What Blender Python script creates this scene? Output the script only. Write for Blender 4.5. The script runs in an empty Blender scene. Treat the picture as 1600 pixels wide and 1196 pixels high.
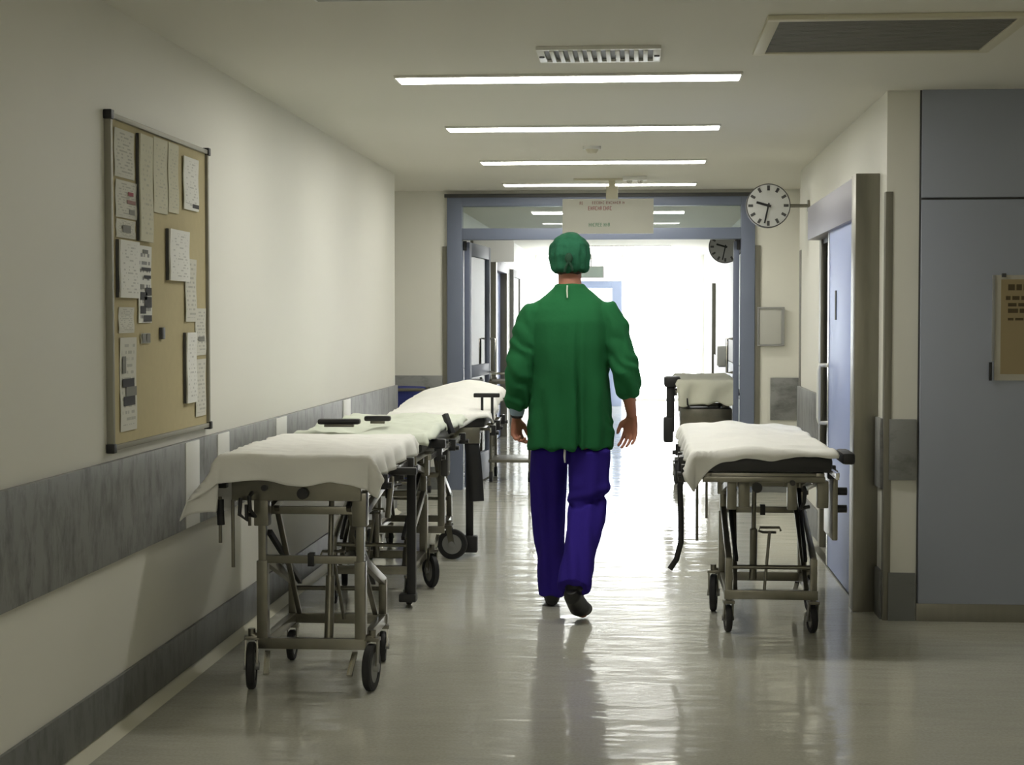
import bpy, bmesh, math, random
from mathutils import Vector, Matrix, noise
random.seed(7)
S = bpy.context.scene
COL = S.collection
PI = math.pi

# ------------------------------------------------------------------ camera
F_PX, CXP, CYP, EYE, VPX, VPY = 2600.0, 800.0, 598.0, 1.42, 1000.0, 500.0
PITCH = math.atan((CYP - VPY) / F_PX)
YAW = math.atan((VPX - CXP) / F_PX * math.cos(PITCH))
cam_d = bpy.data.cameras.new('camera'); cam = bpy.data.objects.new('camera', cam_d); COL.objects.link(cam)
cam.location = (0, 0, EYE); cam.rotation_euler = (PI / 2 - PITCH, 0, YAW)
cam_d.sensor_fit = 'HORIZONTAL'; cam_d.sensor_width = 36; cam_d.lens = F_PX / 1600 * 36
cam_d.clip_start = 0.05; cam_d.clip_end = 200
S.camera = cam

# ------------------------------------------------------------------ world, exposure, light levels
world = bpy.data.worlds.new('world'); S.world = world; world.use_nodes = True
world.node_tree.nodes['Background'].inputs[0].default_value = (0.86, 0.93, 1.0, 1)
world.node_tree.nodes['Background'].inputs[1].default_value = 1.0
S.view_settings.view_transform = 'Standard'; S.view_settings.look = 'None'
S.view_settings.gamma = 1.0; S.view_settings.use_curve_mapping = False
S.view_settings.exposure = 1.5
LAMP = 9.0            # radiance of the lit ceiling lamps
LAMP_FILL = 14.0        # unseen lamps added behind the camera to light the foreground
LAMP_FAR = 6.0       # lamps of the corridor beyond the glazed doors
WINDOW = 3.0          # daylight in the frosted end window


def at(x, y, X=None, Y=None, Z=None):
    """pixel of the photograph -> point on the plane X=, Y= or Z="""
    u = (x - CXP) / F_PX; v = (CYP - y) / F_PX
    fy = math.cos(PITCH) + v * math.sin(PITCH); fz = -math.sin(PITCH) + v * math.cos(PITCH)
    r = (u * math.cos(YAW) - fy * math.sin(YAW), u * math.sin(YAW) + fy * math.cos(YAW), fz)
    t = X / r[0] if X is not None else Y / r[1] if Y is not None else (Z - EYE) / r[2]
    return Vector((r[0] * t, r[1] * t, EYE + r[2] * t))


# ------------------------------------------------------------------ materials
MATS = {}


def mat(name, col, rough=0.5, metal=0.0, var=0.06, scale=6.0, bump=0.0, bscale=60.0, spec=0.5, emit=None, stretch=None):
    if name in MATS: return MATS[name]
    m = bpy.data.materials.new(name); m.use_nodes = True; MATS[name] = m
    nt = m.node_tree; b = nt.nodes['Principled BSDF']
    b.inputs['Roughness'].default_value = rough; b.inputs['Metallic'].default_value = metal
    b.inputs['Specular IOR Level'].default_value = spec
    tc = nt.nodes.new('ShaderNodeTexCoord'); mp = nt.nodes.new('ShaderNodeMapping')
    nt.links.new(tc.outputs['Object'], mp.inputs[0])
    if stretch: mp.inputs['Scale'].default_value = stretch
    n = nt.nodes.new('ShaderNodeTexNoise'); n.inputs['Scale'].default_value = scale; n.inputs['Detail'].default_value = 4
    nt.links.new(mp.outputs[0], n.inputs[0])
    r = nt.nodes.new('ShaderNodeMix'); r.data_type = 'RGBA'
    r.inputs[6].default_value = (*[c * (1 - var) for c in col], 1); r.inputs[7].default_value = (*[min(1, c * (1 + var)) for c in col], 1)
    nt.links.new(n.outputs[0], r.inputs[0]); nt.links.new(r.outputs[2], b.inputs['Base Color'])
    if bump:
        n2 = nt.nodes.new('ShaderNodeTexNoise'); n2.inputs['Scale'].default_value = bscale; n2.inputs['Detail'].default_value = 3
        nt.links.new(mp.outputs[0], n2.inputs[0])
        bp = nt.nodes.new('ShaderNodeBump'); bp.inputs['Strength'].default_value = bump; bp.inputs['Distance'].default_value = 0.01
        nt.links.new(n2.outputs[0], bp.inputs['Height']); nt.links.new(bp.outputs[0], b.inputs['Normal'])
    if emit:
        b.inputs['Emission Color'].default_value = (*emit[0], 1); b.inputs['Emission Strength'].default_value = emit[1]
    return m


def srgb(r, g, b):
    return tuple(((c / 255) / 12.92 if c <= 10 else (((c / 255) + 0.055) / 1.055) ** 2.4) for c in (r, g, b))


WALL = mat('wall_paint', (0.75, 0.74, 0.67), 0.55, var=0.03, scale=1.5, bump=0.03, bscale=180)
WALL_FAR = mat('wall_paint_white', (0.78, 0.79, 0.78), 0.5, var=0.03, scale=1.5)
CEIL = mat('ceiling_paint', (0.73, 0.715, 0.64), 0.7, var=0.02, scale=1.0, bump=0.03, bscale=150)
STEEL = mat('brushed_steel', (0.23, 0.22, 0.18), 0.34, 0.85, var=0.12, scale=8, stretch=(6, 6, 0.6))
STEEL_D = mat('dull_steel', (0.215, 0.205, 0.17), 0.28, 0.85, var=0.25, scale=14)
CHROME = mat('chrome', (0.62, 0.61, 0.57), 0.2, 0.95, var=0.06)
BLACK = mat('black_plastic', (0.012, 0.012, 0.013), 0.45, var=0.2)
RUBBER = mat('black_rubber', (0.016, 0.016, 0.017), 0.65, var=0.2)
PAD = mat('black_vinyl_pad', (0.014, 0.014, 0.016), 0.4, var=0.15, bump=0.05, bscale=200)
SHEET = mat('white_cotton_sheet', (0.88, 0.875, 0.84), 0.9, var=0.03, scale=9, bump=0.12, bscale=35, spec=0.1)
SHEET_G = mat('pale_green_sheet', (0.72, 0.76, 0.66), 0.9, var=0.04, scale=9, bump=0.12, bscale=35, spec=0.1)
SHEET_B = mat('beige_sheet', (0.60, 0.60, 0.50), 0.9, var=0.04, scale=9, bump=0.12, bscale=35, spec=0.1)
FRAME_BLUE = mat('slate_blue_frame', srgb(112, 120, 140), 0.45, var=0.04)
DOOR_BLUE = mat('grey_blue_laminate', srgb(156, 162, 176), 0.42, var=0.03, scale=2)
LEAF_BLUE = mat('light_blue_laminate', srgb(150, 165, 215), 0.4, var=0.03, scale=2)
HEADER = mat('lilac_grey_cover', srgb(140, 138, 150), 0.45, var=0.03)
GUARD = mat('dull_steel_guard', (0.23, 0.22, 0.185), 0.42, 0.6, var=0.1, stretch=(8, 8, 0.5))
GRILLE = mat('grey_grille', (0.20, 0.20, 0.18), 0.6, var=0.06)
GRILLE_F = mat('grille_frame', (0.62, 0.59, 0.46), 0.5, var=0.03)
WHITE = mat('white_enamel', (0.78, 0.78, 0.74), 0.4, var=0.03)
GREY = mat('mid_grey', (0.30, 0.30, 0.29), 0.5, var=0.06)
DARKGREY = mat('dark_grey', (0.06, 0.06, 0.06), 0.5, var=0.1)
PAPER = mat('white_paper', (0.72, 0.71, 0.64), 0.85, var=0.04, scale=12)
NAVY = mat('navy_fabric', (0.02, 0.03, 0.16), 0.85, var=0.2, scale=12, bump=0.2, bscale=60)
CORK = mat('tan_pinboard', srgb(192, 180, 142), 0.9, var=0.06, scale=30, bump=0.1, bscale=300)
ALU = mat('aluminium', (0.30, 0.29, 0.24), 0.55, 0.4, var=0.06)
INK = mat('dark_print', (0.035, 0.035, 0.04), 0.8, var=0.2)
INK_G = mat('grey_print', (0.22, 0.22, 0.20), 0.8, var=0.2)
INK_R = mat('red_print', srgb(150, 70, 80), 0.8, var=0.1)
INK_RD = mat('dull_red_print', srgb(150, 112, 108), 0.8, var=0.1)
INK_GR = mat('green_print', srgb(88, 140, 110), 0.8, var=0.1)
RED = mat('red_pin', (0.5, 0.03, 0.03), 0.4)


def glass(name, tint, rough=0.02, alpha=0.25):
    m = bpy.data.materials.new(name); m.use_nodes = True; nt = m.node_tree
    out = nt.nodes['Material Output']; nt.nodes.remove(nt.nodes['Principled BSDF'])
    tr = nt.nodes.new('ShaderNodeBsdfTransparent'); tr.inputs[0].default_value = (*tint, 1)
    gl = nt.nodes.new('ShaderNodeBsdfGlossy'); gl.inputs[0].default_value = (1, 1, 1, 1); gl.inputs[1].default_value = rough
    fr = nt.nodes.new('ShaderNodeFresnel'); fr.inputs[0].default_value = 1.5
    mx = nt.nodes.new('ShaderNodeMixShader')
    nt.links.new(fr.outputs[0], mx.inputs[0]); nt.links.new(tr.outputs[0], mx.inputs[1]); nt.links.new(gl.outputs[0], mx.inputs[2])
    nt.links.new(mx.outputs[0], out.inputs[0]); return m


GLASS = glass('clear_glass', (0.86, 0.9, 0.88))


def emissive(name, col, strength):
    return mat(name, (0.8, 0.8, 0.78), 0.5, var=0.01, emit=(col, strength))


LAMP_M = emissive('lamp_diffuser_lit', (1.0, 0.98, 0.90), LAMP)
LAMP_FILL_M = emissive('lamp_diffuser_fill', (1.0, 0.97, 0.87), LAMP_FILL)
LAMP_FAR_M = emissive('lamp_diffuser_far', (1.0, 0.99, 0.95), LAMP_FAR)
LAMP_OFF = mat('lamp_diffuser_off', (0.30, 0.29, 0.24), 0.4, var=0.02)
WINDOW_M = emissive('frosted_window_daylight', (0.97, 0.99, 1.0), WINDOW)


def floor_material():
    m = bpy.data.materials.new('polished_vinyl_floor'); m.use_nodes = True; nt = m.node_tree; b = nt.nodes['Principled BSDF']
    tc = nt.nodes.new('ShaderNodeTexCoord')
    n = nt.nodes.new('ShaderNodeTexNoise'); n.inputs['Scale'].default_value = 1.1; n.inputs['Detail'].default_value = 5
    nt.links.new(tc.outputs['Object'], n.inputs[0])
    r = nt.nodes.new('ShaderNodeMix'); r.data_type = 'RGBA'
    r.inputs[6].default_value = (0.52, 0.51, 0.43, 1); r.inputs[7].default_value = (0.61, 0.60, 0.52, 1)
    nt.links.new(n.outputs[0], r.inputs[0])
    n3 = nt.nodes.new('ShaderNodeTexNoise'); n3.inputs['Scale'].default_value = 90; n3.inputs['Detail'].default_value = 3
    nt.links.new(tc.outputs['Object'], n3.inputs[0])
    r2 = nt.nodes.new('ShaderNodeMix'); r2.data_type = 'RGBA'; r2.blend_type = 'OVERLAY'; r2.inputs[0].default_value = 0.25
    nt.links.new(r.outputs[2], r2.inputs[6]); nt.links.new(n3.outputs[0], r2.inputs[7])
    nt.links.new(r2.outputs[2], b.inputs['Base Color'])
    rr = nt.nodes.new('ShaderNodeMapRange'); rr.inputs[3].default_value = 0.06; rr.inputs[4].default_value = 0.16
    n2 = nt.nodes.new('ShaderNodeTexNoise'); n2.inputs['Scale'].default_value = 2.5; n2.inputs['Detail'].default_value = 6
    nt.links.new(tc.outputs['Object'], n2.inputs[0]); nt.links.new(n2.outputs[0], rr.inputs[0]); nt.links.new(rr.outputs[0], b.inputs['Roughness'])
    b.inputs['Specular IOR Level'].default_value = 0.8
    mp = nt.nodes.new('ShaderNodeMapping'); mp.inputs['Scale'].default_value = (1.0, 2.4, 1.0); nt.links.new(tc.outputs['Object'], mp.inputs[0])
    nb = nt.nodes.new('ShaderNodeTexNoise'); nb.inputs['Scale'].default_value = 3.0; nb.inputs['Detail'].default_value = 2
    nt.links.new(mp.outputs[0], nb.inputs[0])
    bp = nt.nodes.new('ShaderNodeBump'); bp.inputs['Strength'].default_value = 0.22; bp.inputs['Distance'].default_value = 0.02
    nt.links.new(nb.outputs[0], bp.inputs['Height']); nt.links.new(bp.outputs[0], b.inputs['Normal'])
    return m


def scuffed(name, col, dark):
    m = mat(name, col, 0.45, var=0.05); nt = m.node_tree; b = nt.nodes['Principled BSDF']
    src = b.inputs['Base Color'].links[0].from_socket
    tc = nt.nodes.new('ShaderNodeTexCoord'); mp = nt.nodes.new('ShaderNodeMapping'); mp.inputs['Scale'].default_value = (1, 5.0, 2.0)
    nt.links.new(tc.outputs['Object'], mp.inputs[0])
    n = nt.nodes.new('ShaderNodeTexNoise'); n.inputs['Scale'].default_value = 3.0; n.inputs['Detail'].default_value = 9; n.inputs['Roughness'].default_value = 0.7
    nt.links.new(mp.outputs[0], n.inputs[0])
    cr = nt.nodes.new('ShaderNodeValToRGB'); cr.color_ramp.elements[0].position = 0.46; cr.color_ramp.elements[1].position = 0.70
    nt.links.new(n.outputs[0], cr.inputs[0])
    mx = nt.nodes.new('ShaderNodeMix'); mx.data_type = 'RGBA'; mx.inputs[7].default_value = (*dark, 1)
    nt.links.new(cr.outputs[0], mx.inputs[0]); nt.links.new(src, mx.inputs[6]); nt.links.new(mx.outputs[2], b.inputs['Base Color'])
    return m


FLOOR = floor_material()
RAIL = scuffed('scuffed_grey_rail', (0.25, 0.255, 0.25), (0.10, 0.10, 0.098))
BAND = scuffed('scuffed_grey_band', (0.17, 0.175, 0.17), (0.085, 0.085, 0.083))


def printed_paper(name, base, lines, ink=(0.25, 0.25, 0.24), amount=0.55):
    """flat print: rows of broken text lines across a sheet (generated coordinates: y across, z down)"""
    m = bpy.data.materials.new(name); m.use_nodes = True; nt = m.node_tree; b = nt.nodes['Principled BSDF']; b.inputs['Roughness'].default_value = 0.85
    tc = nt.nodes.new('ShaderNodeTexCoord'); sp = nt.nodes.new('ShaderNodeSeparateXYZ'); nt.links.new(tc.outputs['Generated'], sp.inputs[0])

    def mth(op, a, bb):
        q = nt.nodes.new('ShaderNodeMath'); q.operation = op
        for i, v in enumerate((a, bb)):
            if isinstance(v, (int, float)): q.inputs[i].default_value = v
            else: nt.links.new(v, q.inputs[i])
        return q.outputs[0]
    row = mth('MULTIPLY', sp.outputs[2], lines); fr = mth('FRACT', row, 0); on = mth('GREATER_THAN', fr, 0.55)
    fl = mth('FLOOR', row, 0)
    cb = nt.nodes.new('ShaderNodeCombineXYZ'); nt.links.new(mth('MULTIPLY', sp.outputs[1], 3.0), cb.inputs[1]); nt.links.new(mth('MULTIPLY', fl, 7.31), cb.inputs[2])
    n = nt.nodes.new('ShaderNodeTexNoise'); n.inputs['Scale'].default_value = 2.0; n.inputs['Detail'].default_value = 3; nt.links.new(cb.outputs[0], n.inputs[0])
    wd = mth('GREATER_THAN', n.outputs[0], 1 - amount)
    m1 = mth('MULTIPLY', on, wd)
    mg = mth('MULTIPLY', mth('GREATER_THAN', sp.outputs[1], 0.1), mth('LESS_THAN', sp.outputs[1], 0.9))
    mg2 = mth('MULTIPLY', mth('GREATER_THAN', sp.outputs[2], 0.06), mth('LESS_THAN', sp.outputs[2], 0.93))
    k = mth('MULTIPLY', mth('MULTIPLY', mg, mg2), m1)
    mx = nt.nodes.new('ShaderNodeMix'); mx.data_type = 'RGBA'; mx.inputs[6].default_value = (*base, 1); mx.inputs[7].default_value = (*ink, 1)
    nt.links.new(mth('MULTIPLY', k, 0.75), mx.inputs[0]); nt.links.new(mx.outputs[2], b.inputs['Base Color'])
    return m


# ------------------------------------------------------------------ mesh helpers
class MB:
    def __init__(s): s.bm = bmesh.new()

    def box(s, x0, x1, y0, y1, z0, z1, bevel=0.0, M=None):
        r = bmesh.ops.create_cube(s.bm, size=1.0)['verts']
        for v in r: v.co = Vector(((x0 + x1) / 2 + v.co.x * (x1 - x0), (y0 + y1) / 2 + v.co.y * (y1 - y0), (z0 + z1) / 2 + v.co.z * (z1 - z0)))
        if bevel:
            es = list({e for v in r for e in v.link_edges})
            o = bmesh.ops.bevel(s.bm, geom=es, offset=bevel, segments=2, affect='EDGES', profile=0.6)
            r = list({v for f in o['faces'] for v in f.verts} | {v for v in r if v.is_valid})
        if M is not None:
            for v in r: v.co = M @ v.co
        return s

    def bar(s, p0, p1, w, h, bevel=0.0):
        """box beam from p0 to p1, w across, h the other way"""
        p0, p1 = Vector(p0), Vector(p1); d = p1 - p0; L = d.length
        q = d.to_track_quat('Z', 'Y'); M = Matrix.Translation(p0) @ q.to_matrix().to_4x4()
        return s.box(-w / 2, w / 2, -h / 2, h / 2, 0, L, bevel, M)

    def cyl(s, p0, p1, r, seg=14, r2=None):
        p0, p1 = Vector(p0), Vector(p1); d = p1 - p0
        M = Matrix.Translation((p0 + p1) / 2) @ d.to_track_quat('Z', 'Y').to_matrix().to_4x4()
        bmesh.ops.create_cone(s.bm, cap_ends=True, segments=seg, radius1=r, radius2=r if r2 is None else r2, depth=d.length, matrix=M)
        return s

    def ball(s, c, r, sx=1, sy=1, sz=1, seg=14):
        M = Matrix.Translation(c) @ Matrix.Diagonal((sx, sy, sz, 1))
        bmesh.ops.create_uvsphere(s.bm, u_segments=seg, v_segments=max(6, seg // 2 + 2), radius=r, matrix=M); return s

    def tube(s, pts, radii, seg=12, closed=True):
        """lofted tube; radii floats or (rx, ry); rings stay roughly perpendicular to the path"""
        pts = [Vector(p) for p in pts]; n = len(pts); rings = []
        if not isinstance(radii, (list, tuple)): radii = [radii] * n
        ref = None
        for i, p in enumerate(pts):
            t = (pts[min(i + 1, n - 1)] - pts[max(i - 1, 0)]).normalized()
            if ref is None:
                ref = Vector((1, 0, 0)) if abs(t.x) < 0.8 else Vector((0, 1, 0))
            a = (ref - t * ref.dot(t)).normalized(); ref = a; b = t.cross(a)
            r = radii[i]; rx, ry = r if isinstance(r, (list, tuple)) else (r, r)
            rings.append([s.bm.verts.new(p + a * rx * math.cos(2 * PI * k / seg) + b * ry * math.sin(2 * PI * k / seg)) for k in range(seg)])
        for i in range(n - 1):
            for k in range(seg):
                s.bm.faces.new((rings[i][k], rings[i][(k + 1) % seg], rings[i + 1][(k + 1) % seg], rings[i + 1][k]))
        s.bm.faces.new(rings[0][::-1]); s.bm.faces.new(rings[-1]); return s

    def rings(s, rows, seg=24):
        """stack of horizontal ellipses: (cx, cy, z, rx, ry)"""
        R = [[s.bm.verts.new((cx + rx * math.cos(2 * PI * k / seg), cy + ry * math.sin(2 * PI * k / seg), z)) for k in range(seg)] for cx, cy, z, rx, ry in rows]
        for i in range(len(R) - 1):
            for k in range(seg):
                s.bm.faces.new((R[i][k], R[i][(k + 1) % seg], R[i + 1][(k + 1) % seg], R[i + 1][k]))
        s.bm.faces.new(R[0][::-1]); s.bm.faces.new(R[-1]); return s

    def quad(s, *pts):
        s.bm.faces.new([s.bm.verts.new(p) for p in pts]); return s

    def build(s, name, m, parent=None, smooth=0.7):
        bmesh.ops.recalc_face_normals(s.bm, faces=s.bm.faces)
        me = bpy.data.meshes.new(name); s.bm.to_mesh(me); s.bm.free()
        return finish(me, name, m, parent, smooth)


def finish(me, name, m, parent, smooth=0.7):
    me.materials.append(m)
    if smooth:
        me.polygons.foreach_set('use_smooth', [True] * len(me.polygons)); me.set_sharp_from_angle(angle=smooth)
    o = bpy.data.objects.new(name, me); COL.objects.link(o)
    if parent: o.parent = parent
    return o


def remeshed(mb, voxel, smooth_it, name, m, parent, deform=None):
    bmesh.ops.recalc_face_normals(mb.bm, faces=mb.bm.faces)
    me = bpy.data.meshes.new('raw'); mb.bm.to_mesh(me); mb.bm.free()
    tmp = bpy.data.objects.new('raw', me); COL.objects.link(tmp)
    r = tmp.modifiers.new('r', 'REMESH'); r.mode = 'VOXEL'; r.voxel_size = voxel; r.use_smooth_shade = True
    if smooth_it:
        q = tmp.modifiers.new('s', 'SMOOTH'); q.factor = 0.5; q.iterations = smooth_it
    dg = bpy.context.evaluated_depsgraph_get(); dg.update()
    out = bpy.data.meshes.new_from_object(tmp.evaluated_get(dg))
    bpy.data.objects.remove(tmp); bpy.data.meshes.remove(me); out.name = name
    if deform:
        ns = [v.normal.copy() for v in out.vertices]
        for v, nn in zip(out.vertices, ns): v.co += nn * deform(v.co, nn)
    out.materials.clear()
    return finish(out, name, m, parent, None if False else 3.0)


def tag(o, label, cat, group=None):
    o['label'] = label; o['category'] = cat
    if group: o['group'] = group
    return o


def thing(name, label, cat, loc=(0, 0, 0), rz=0.0, group=None):
    o = bpy.data.objects.new(name, None); COL.objects.link(o); o.location = loc; o.rotation_euler = (0, 0, rz)
    o.empty_display_size = 0.1
    return tag(o, label, cat, group)


def struct(o):
    o['kind'] = 'structure'; return o


def sbox(name, m, x0, x1, y0, y1, z0, z1, parent=None, bevel=0.0):
    o = MB().box(x0, x1, y0, y1, z0, z1, bevel).build(name, m, parent)
    if not parent: struct(o)
    return o


# ------------------------------------------------------------------ the setting
CZ = 2.49             # ceiling
XL, XR = -1.80, 1.15  # corridor walls
YC = 7.93             # where the waiting area narrows to the corridor
YN = 12.16            # where the corridor widens to the lobby before the glazed doors
YP = 13.80            # glazed partition
YE = 27.5             # end window
XFL, XFR = -1.75, 1.05

sbox('floor', FLOOR, -2.6, 3.3, -3.2, YE + 0.4, -0.1, 0)
sbox('ceiling', CEIL, -2.6, 3.3, -3.2, YE + 0.4, CZ, CZ + 0.1)
sbox('wall_left', WALL, XL - 0.12, XL, -3.0, YN, 0, CZ)
sbox('wall_back', WALL, XL - 0.12, 3.12, -3.12, -3.0, 0, CZ)
sbox('wall_right_near', WALL, 3.0, 3.12, -3.0, YC, 0, CZ)
# frontal wall right of the corridor mouth (cream strip, then the door)
sbox('wall_front_right', WALL, XR, 1.30, YC, YC + 0.12, 0, CZ)
sbox('wall_front_far_right', WALL, 2.50, 3.12, YC, YC + 0.12, 0, CZ)
# right wall with the sliding-door opening
OY0, OY1, OZ = 9.35, 10.50, 1.95
sbox('wall_right', WALL, XR, XR + 0.12, YC + 0.12, OY0, 0, CZ)
sbox('wall_right_lintel', WALL, XR, XR + 0.12, OY0, OY1, OZ, CZ)
sbox('wall_right_far', WALL, XR, XR + 0.12, OY1, YN, 0, CZ)
# the unlit room behind the sliding door
sbox('wall_side_room_back', WALL, 2.9, 3.0, 8.05, YN, 0, CZ)
sbox('wall_side_room_end', WALL, XR + 0.12, 3.0, YN - 0.1, YN, 0, CZ)
# lobby niches before the partition
sbox('wall_left_niche_end', WALL, -2.45, XL - 0.12, YN - 0.12, YN, 0, CZ)
sbox('wall_left_niche', WALL, -2.55, -2.45, YN - 0.12, YP + 0.12, 0, CZ)
sbox('wall_right_niche', WALL, 1.30, 1.42, YN, YP + 0.12, 0, CZ)
sbox('wall_partition_left', WALL, -2.45, -1.60, YP, YP + 0.12, 0, CZ)
sbox('wall_partition_right', WALL, 0.935, 1.30, YP, YP + 0.12, 0, CZ)
sbox('wall_partition_top', WALL, -1.60, 0.935, YP, YP + 0.12, 2.46, CZ)
# corridor beyond
sbox('wall_beyond_left', WALL_FAR, XFL - 0.12, XFL, YP + 0.12, YE, 0, CZ)
sbox('wall_beyond_right', WALL_FAR, XFR, XFR + 0.12, YP + 0.12, YE, 0, CZ)

# --- rails and base bands (trim)
RZ0, RZ1, BZ0, BZ1 = 0.595, 0.940, 0.035, 0.190


def band(name, x0, x1, y0, y1, z0=RZ0, z1=RZ1, m=RAIL): return sbox(name, m, x0, x1, y0, y1, z0, z1, bevel=0.004)


rail_left = band('trim_1', XL, XL + 0.022, -3.0, YN)
sbox('baseboard_left', BAND, XL, XL + 0.014, -3.0, YN, BZ0, BZ1, bevel=0.003)
# cream cove below the left base band
mb = MB()
prof = [(0, 0.036), (0.008, 0.03), (0.022, 0.012), (0.05, 0.0), (0, 0.0)]
R0 = [mb.bm.verts.new((XL + a, -3.0, b)) for a, b in prof]; R1 = [mb.bm.verts.new((XL + a, YN, b)) for a, b in prof]
for i in range(len(prof)): mb.bm.faces.new((R0[i], R0[(i + 1) % 5], R1[(i + 1) % 5], R1[i]))
mb.bm.faces.new(R0); mb.bm.faces.new(R1[::-1])
struct(mb.build('trim_2', mat('cream_cove', (0.62, 0.60, 0.48), 0.5, var=0.03)))
# white joint strips of the left rail
for xa, xb in ((289, 310), (339, 357), (431, 447), (536, 547)):
    ya = at(xa, 650, X=XL + 0.022).y; yb = at(xb, 650, X=XL + 0.022).y
    MB().box(XL + 0.020, XL + 0.026, ya, yb, RZ0 + 0.004, RZ1 - 0.004, 0.001).build('joint_strip', WHITE, rail_left)
band('trim_3', -2.45, -1.64, YP - 0.022, YP, RZ0, 0.955)
sbox('baseboard_partition_left', BAND, -2.45, -1.62, YP - 0.014, YP, 0.0, BZ1)
band('trim_4', 1.07, 1.30, YP - 0.022, YP, RZ0, 0.945)
sbox('baseboard_partition_right', BAND, 0.99, 1.30, YP - 0.014, YP, 0.0, BZ1)
band('trim_5', 1.17, 1.295, YC - 0.018, YC, 0.666, 0.953)
sbox('baseboard_front_right', BAND, 1.17, 1.295, YC - 0.014, YC, 0.0, 0.227)
band('trim_6', XR - 0.018, XR, YC + 0.03, 8.13, 0.62, 0.953)
sbox('baseboard_right', BAND, XR - 0.014, XR, YC + 0.03, 8.13, 0.0, 0.227)
band('trim_7', XR - 0.018, XR, 10.75, YN - 0.03, RZ0, 0.945)
sbox('baseboard_right_far', BAND, XR - 0.014, XR, 10.75, YN - 0.03, 0, BZ1)
band('trim_8', XFL, XFL + 0.022, YP + 0.13, 18.5, RZ0, RZ1)
band('trim_9', XFR - 0.022, XFR, YP + 0.13, 23.4, RZ0, RZ1)


# corner guards (dull steel angles)
def corner_guard(name, x, y, sx, sy, z1, w=0.045, wy=0.045):
    mb = MB()
    mb.box(min(x, x + sx * w), max(x, x + sx * w), min(y, y - sy * 0.004), max(y, y - sy * 0.004), 0.0, z1, 0.001)
    mb.box(min(x, x - sx * 0.004), max(x, x - sx * 0.004), min(y - sy * 0.004, y + sy * wy), max(y - sy * 0.004, y + sy * wy), 0.0, z1, 0.001)
    return struct(mb.build(name, GUARD))


corner_guard('trim_10', XR, YC, 1, 1, 2.02, 0.03, 0.05)
corner_guard('trim_11', XR, YN, 1, -1, 1.92, 0.03, 0.12)
# steel protection strips beside the glazed doors
sbox('trim_12', GUARD, -1.640, -1.598, YP - 0.012, YP, 0, 2.03, bevel=0.002)
sbox('trim_13', GUARD, 0.940, 0.985, YP - 0.012, YP, 0, 2.03, bevel=0.002)
sbox('trim_14', GUARD, XFR - 0.05, XFR, 23.4, 23.6, 0, 1.93, bevel=0.002)


# ------------------------------------------------------------------ door in the frontal wall (grey blue, with the notice)
def door_group(name):
    o = bpy.data.objects.new(name, None); COL.objects.link(o); struct(o); return o


d1 = door_group('door_1'); d1.location = (1.30, YC, 0)
MB().box(0.008, 1.192, -0.022, 0.10, 0.085, 1.980, 0.004).build('door_leaf', DOOR_BLUE, d1)
MB().box(0.008, 1.192, -0.022, 0.10, 1.990, CZ, 0.004).build('upper_panel', DOOR_BLUE, d1)
MB().box(0.010, 1.190, -0.010, 0.10, 1.980, 1.990).build('seam', DARKGREY, d1)
MB().box(0.0, 1.195, -0.016, 0.10, 0.0, 0.085, 0.003).build('kick_plate', GUARD, d1)
MB().box(0.0, 0.008, -0.006, 0.10, 0.085, CZ).build('edge_strip', DARKGREY, d1)
MB().box(1.192, 1.20, -0.006, 0.10, 0.085, CZ).build('edge_strip', DARKGREY, d1)
MB().cyl((1.10, -0.022, 1.0), (1.10, -0.06, 1.0), 0.012).cyl((1.10, -0.06, 1.0), (0.98, -0.06, 1.0), 0.010).build('door_handle', CHROME, d1)

# the notice on that door
PXA = at(1555, 430, Y=YC - 0.03); PXB = at(1600, 595, Y=YC - 0.03)
nz0, nz1, nx0 = PXB.z, PXA.z, PXA.x
nt_ = thing('notice_holder', 'tan paper notice in a clear frame on the grey blue door', 'notice', (nx0, YC - 0.022, nz0))
nh = nz1 - nz0; nw = 0.36
MB().box(0, nw, -0.006, 0, 0, nh, 0.002).build('backing', mat('clear_backing', (0.46, 0.44, 0.38), 0.3), nt_)
MB().box(0.028, nw - 0.02, -0.008, -0.006, 0.03, nh - 0.02).build('sheet', mat('tan_paper', srgb(158, 142, 108), 0.85, var=0.06), nt_)
pt = MB()
for k, (z, a, b, h) in enumerate(((0.42, 0.06, 0.33, 0.028), (0.375, 0.05, 0.31, 0.018), (0.345, 0.06, 0.32, 0.016), (0.315, 0.06, 0.29, 0.02), (0.28, 0.06, 0.32, 0.012))):
    x = a
    while x < b:
        w = random.uniform(0.02, 0.05); pt.box(x, min(x + w, b), -0.0088, -0.008, z, z + h); x += w + 0.008
pt.build('printed_lines', mat('brown_print', srgb(84, 72, 48), 0.8), nt_)['kind'] = 'stuff'
MB().box(-0.012, 0.0, -0.012, 0, 0.09, nh, 0.002).build('side_clip', GREY, nt_)
MB().cyl((-0.018, -0.012, 0.0), (-0.018, -0.012, 0.085), 0.007).build('pen', BLACK, nt_)
MB().box(0.03, 0.05, -0.014, 0, nh - 0.01, nh + 0.008, 0.002).build('clip', DARKGREY, nt_)

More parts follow.
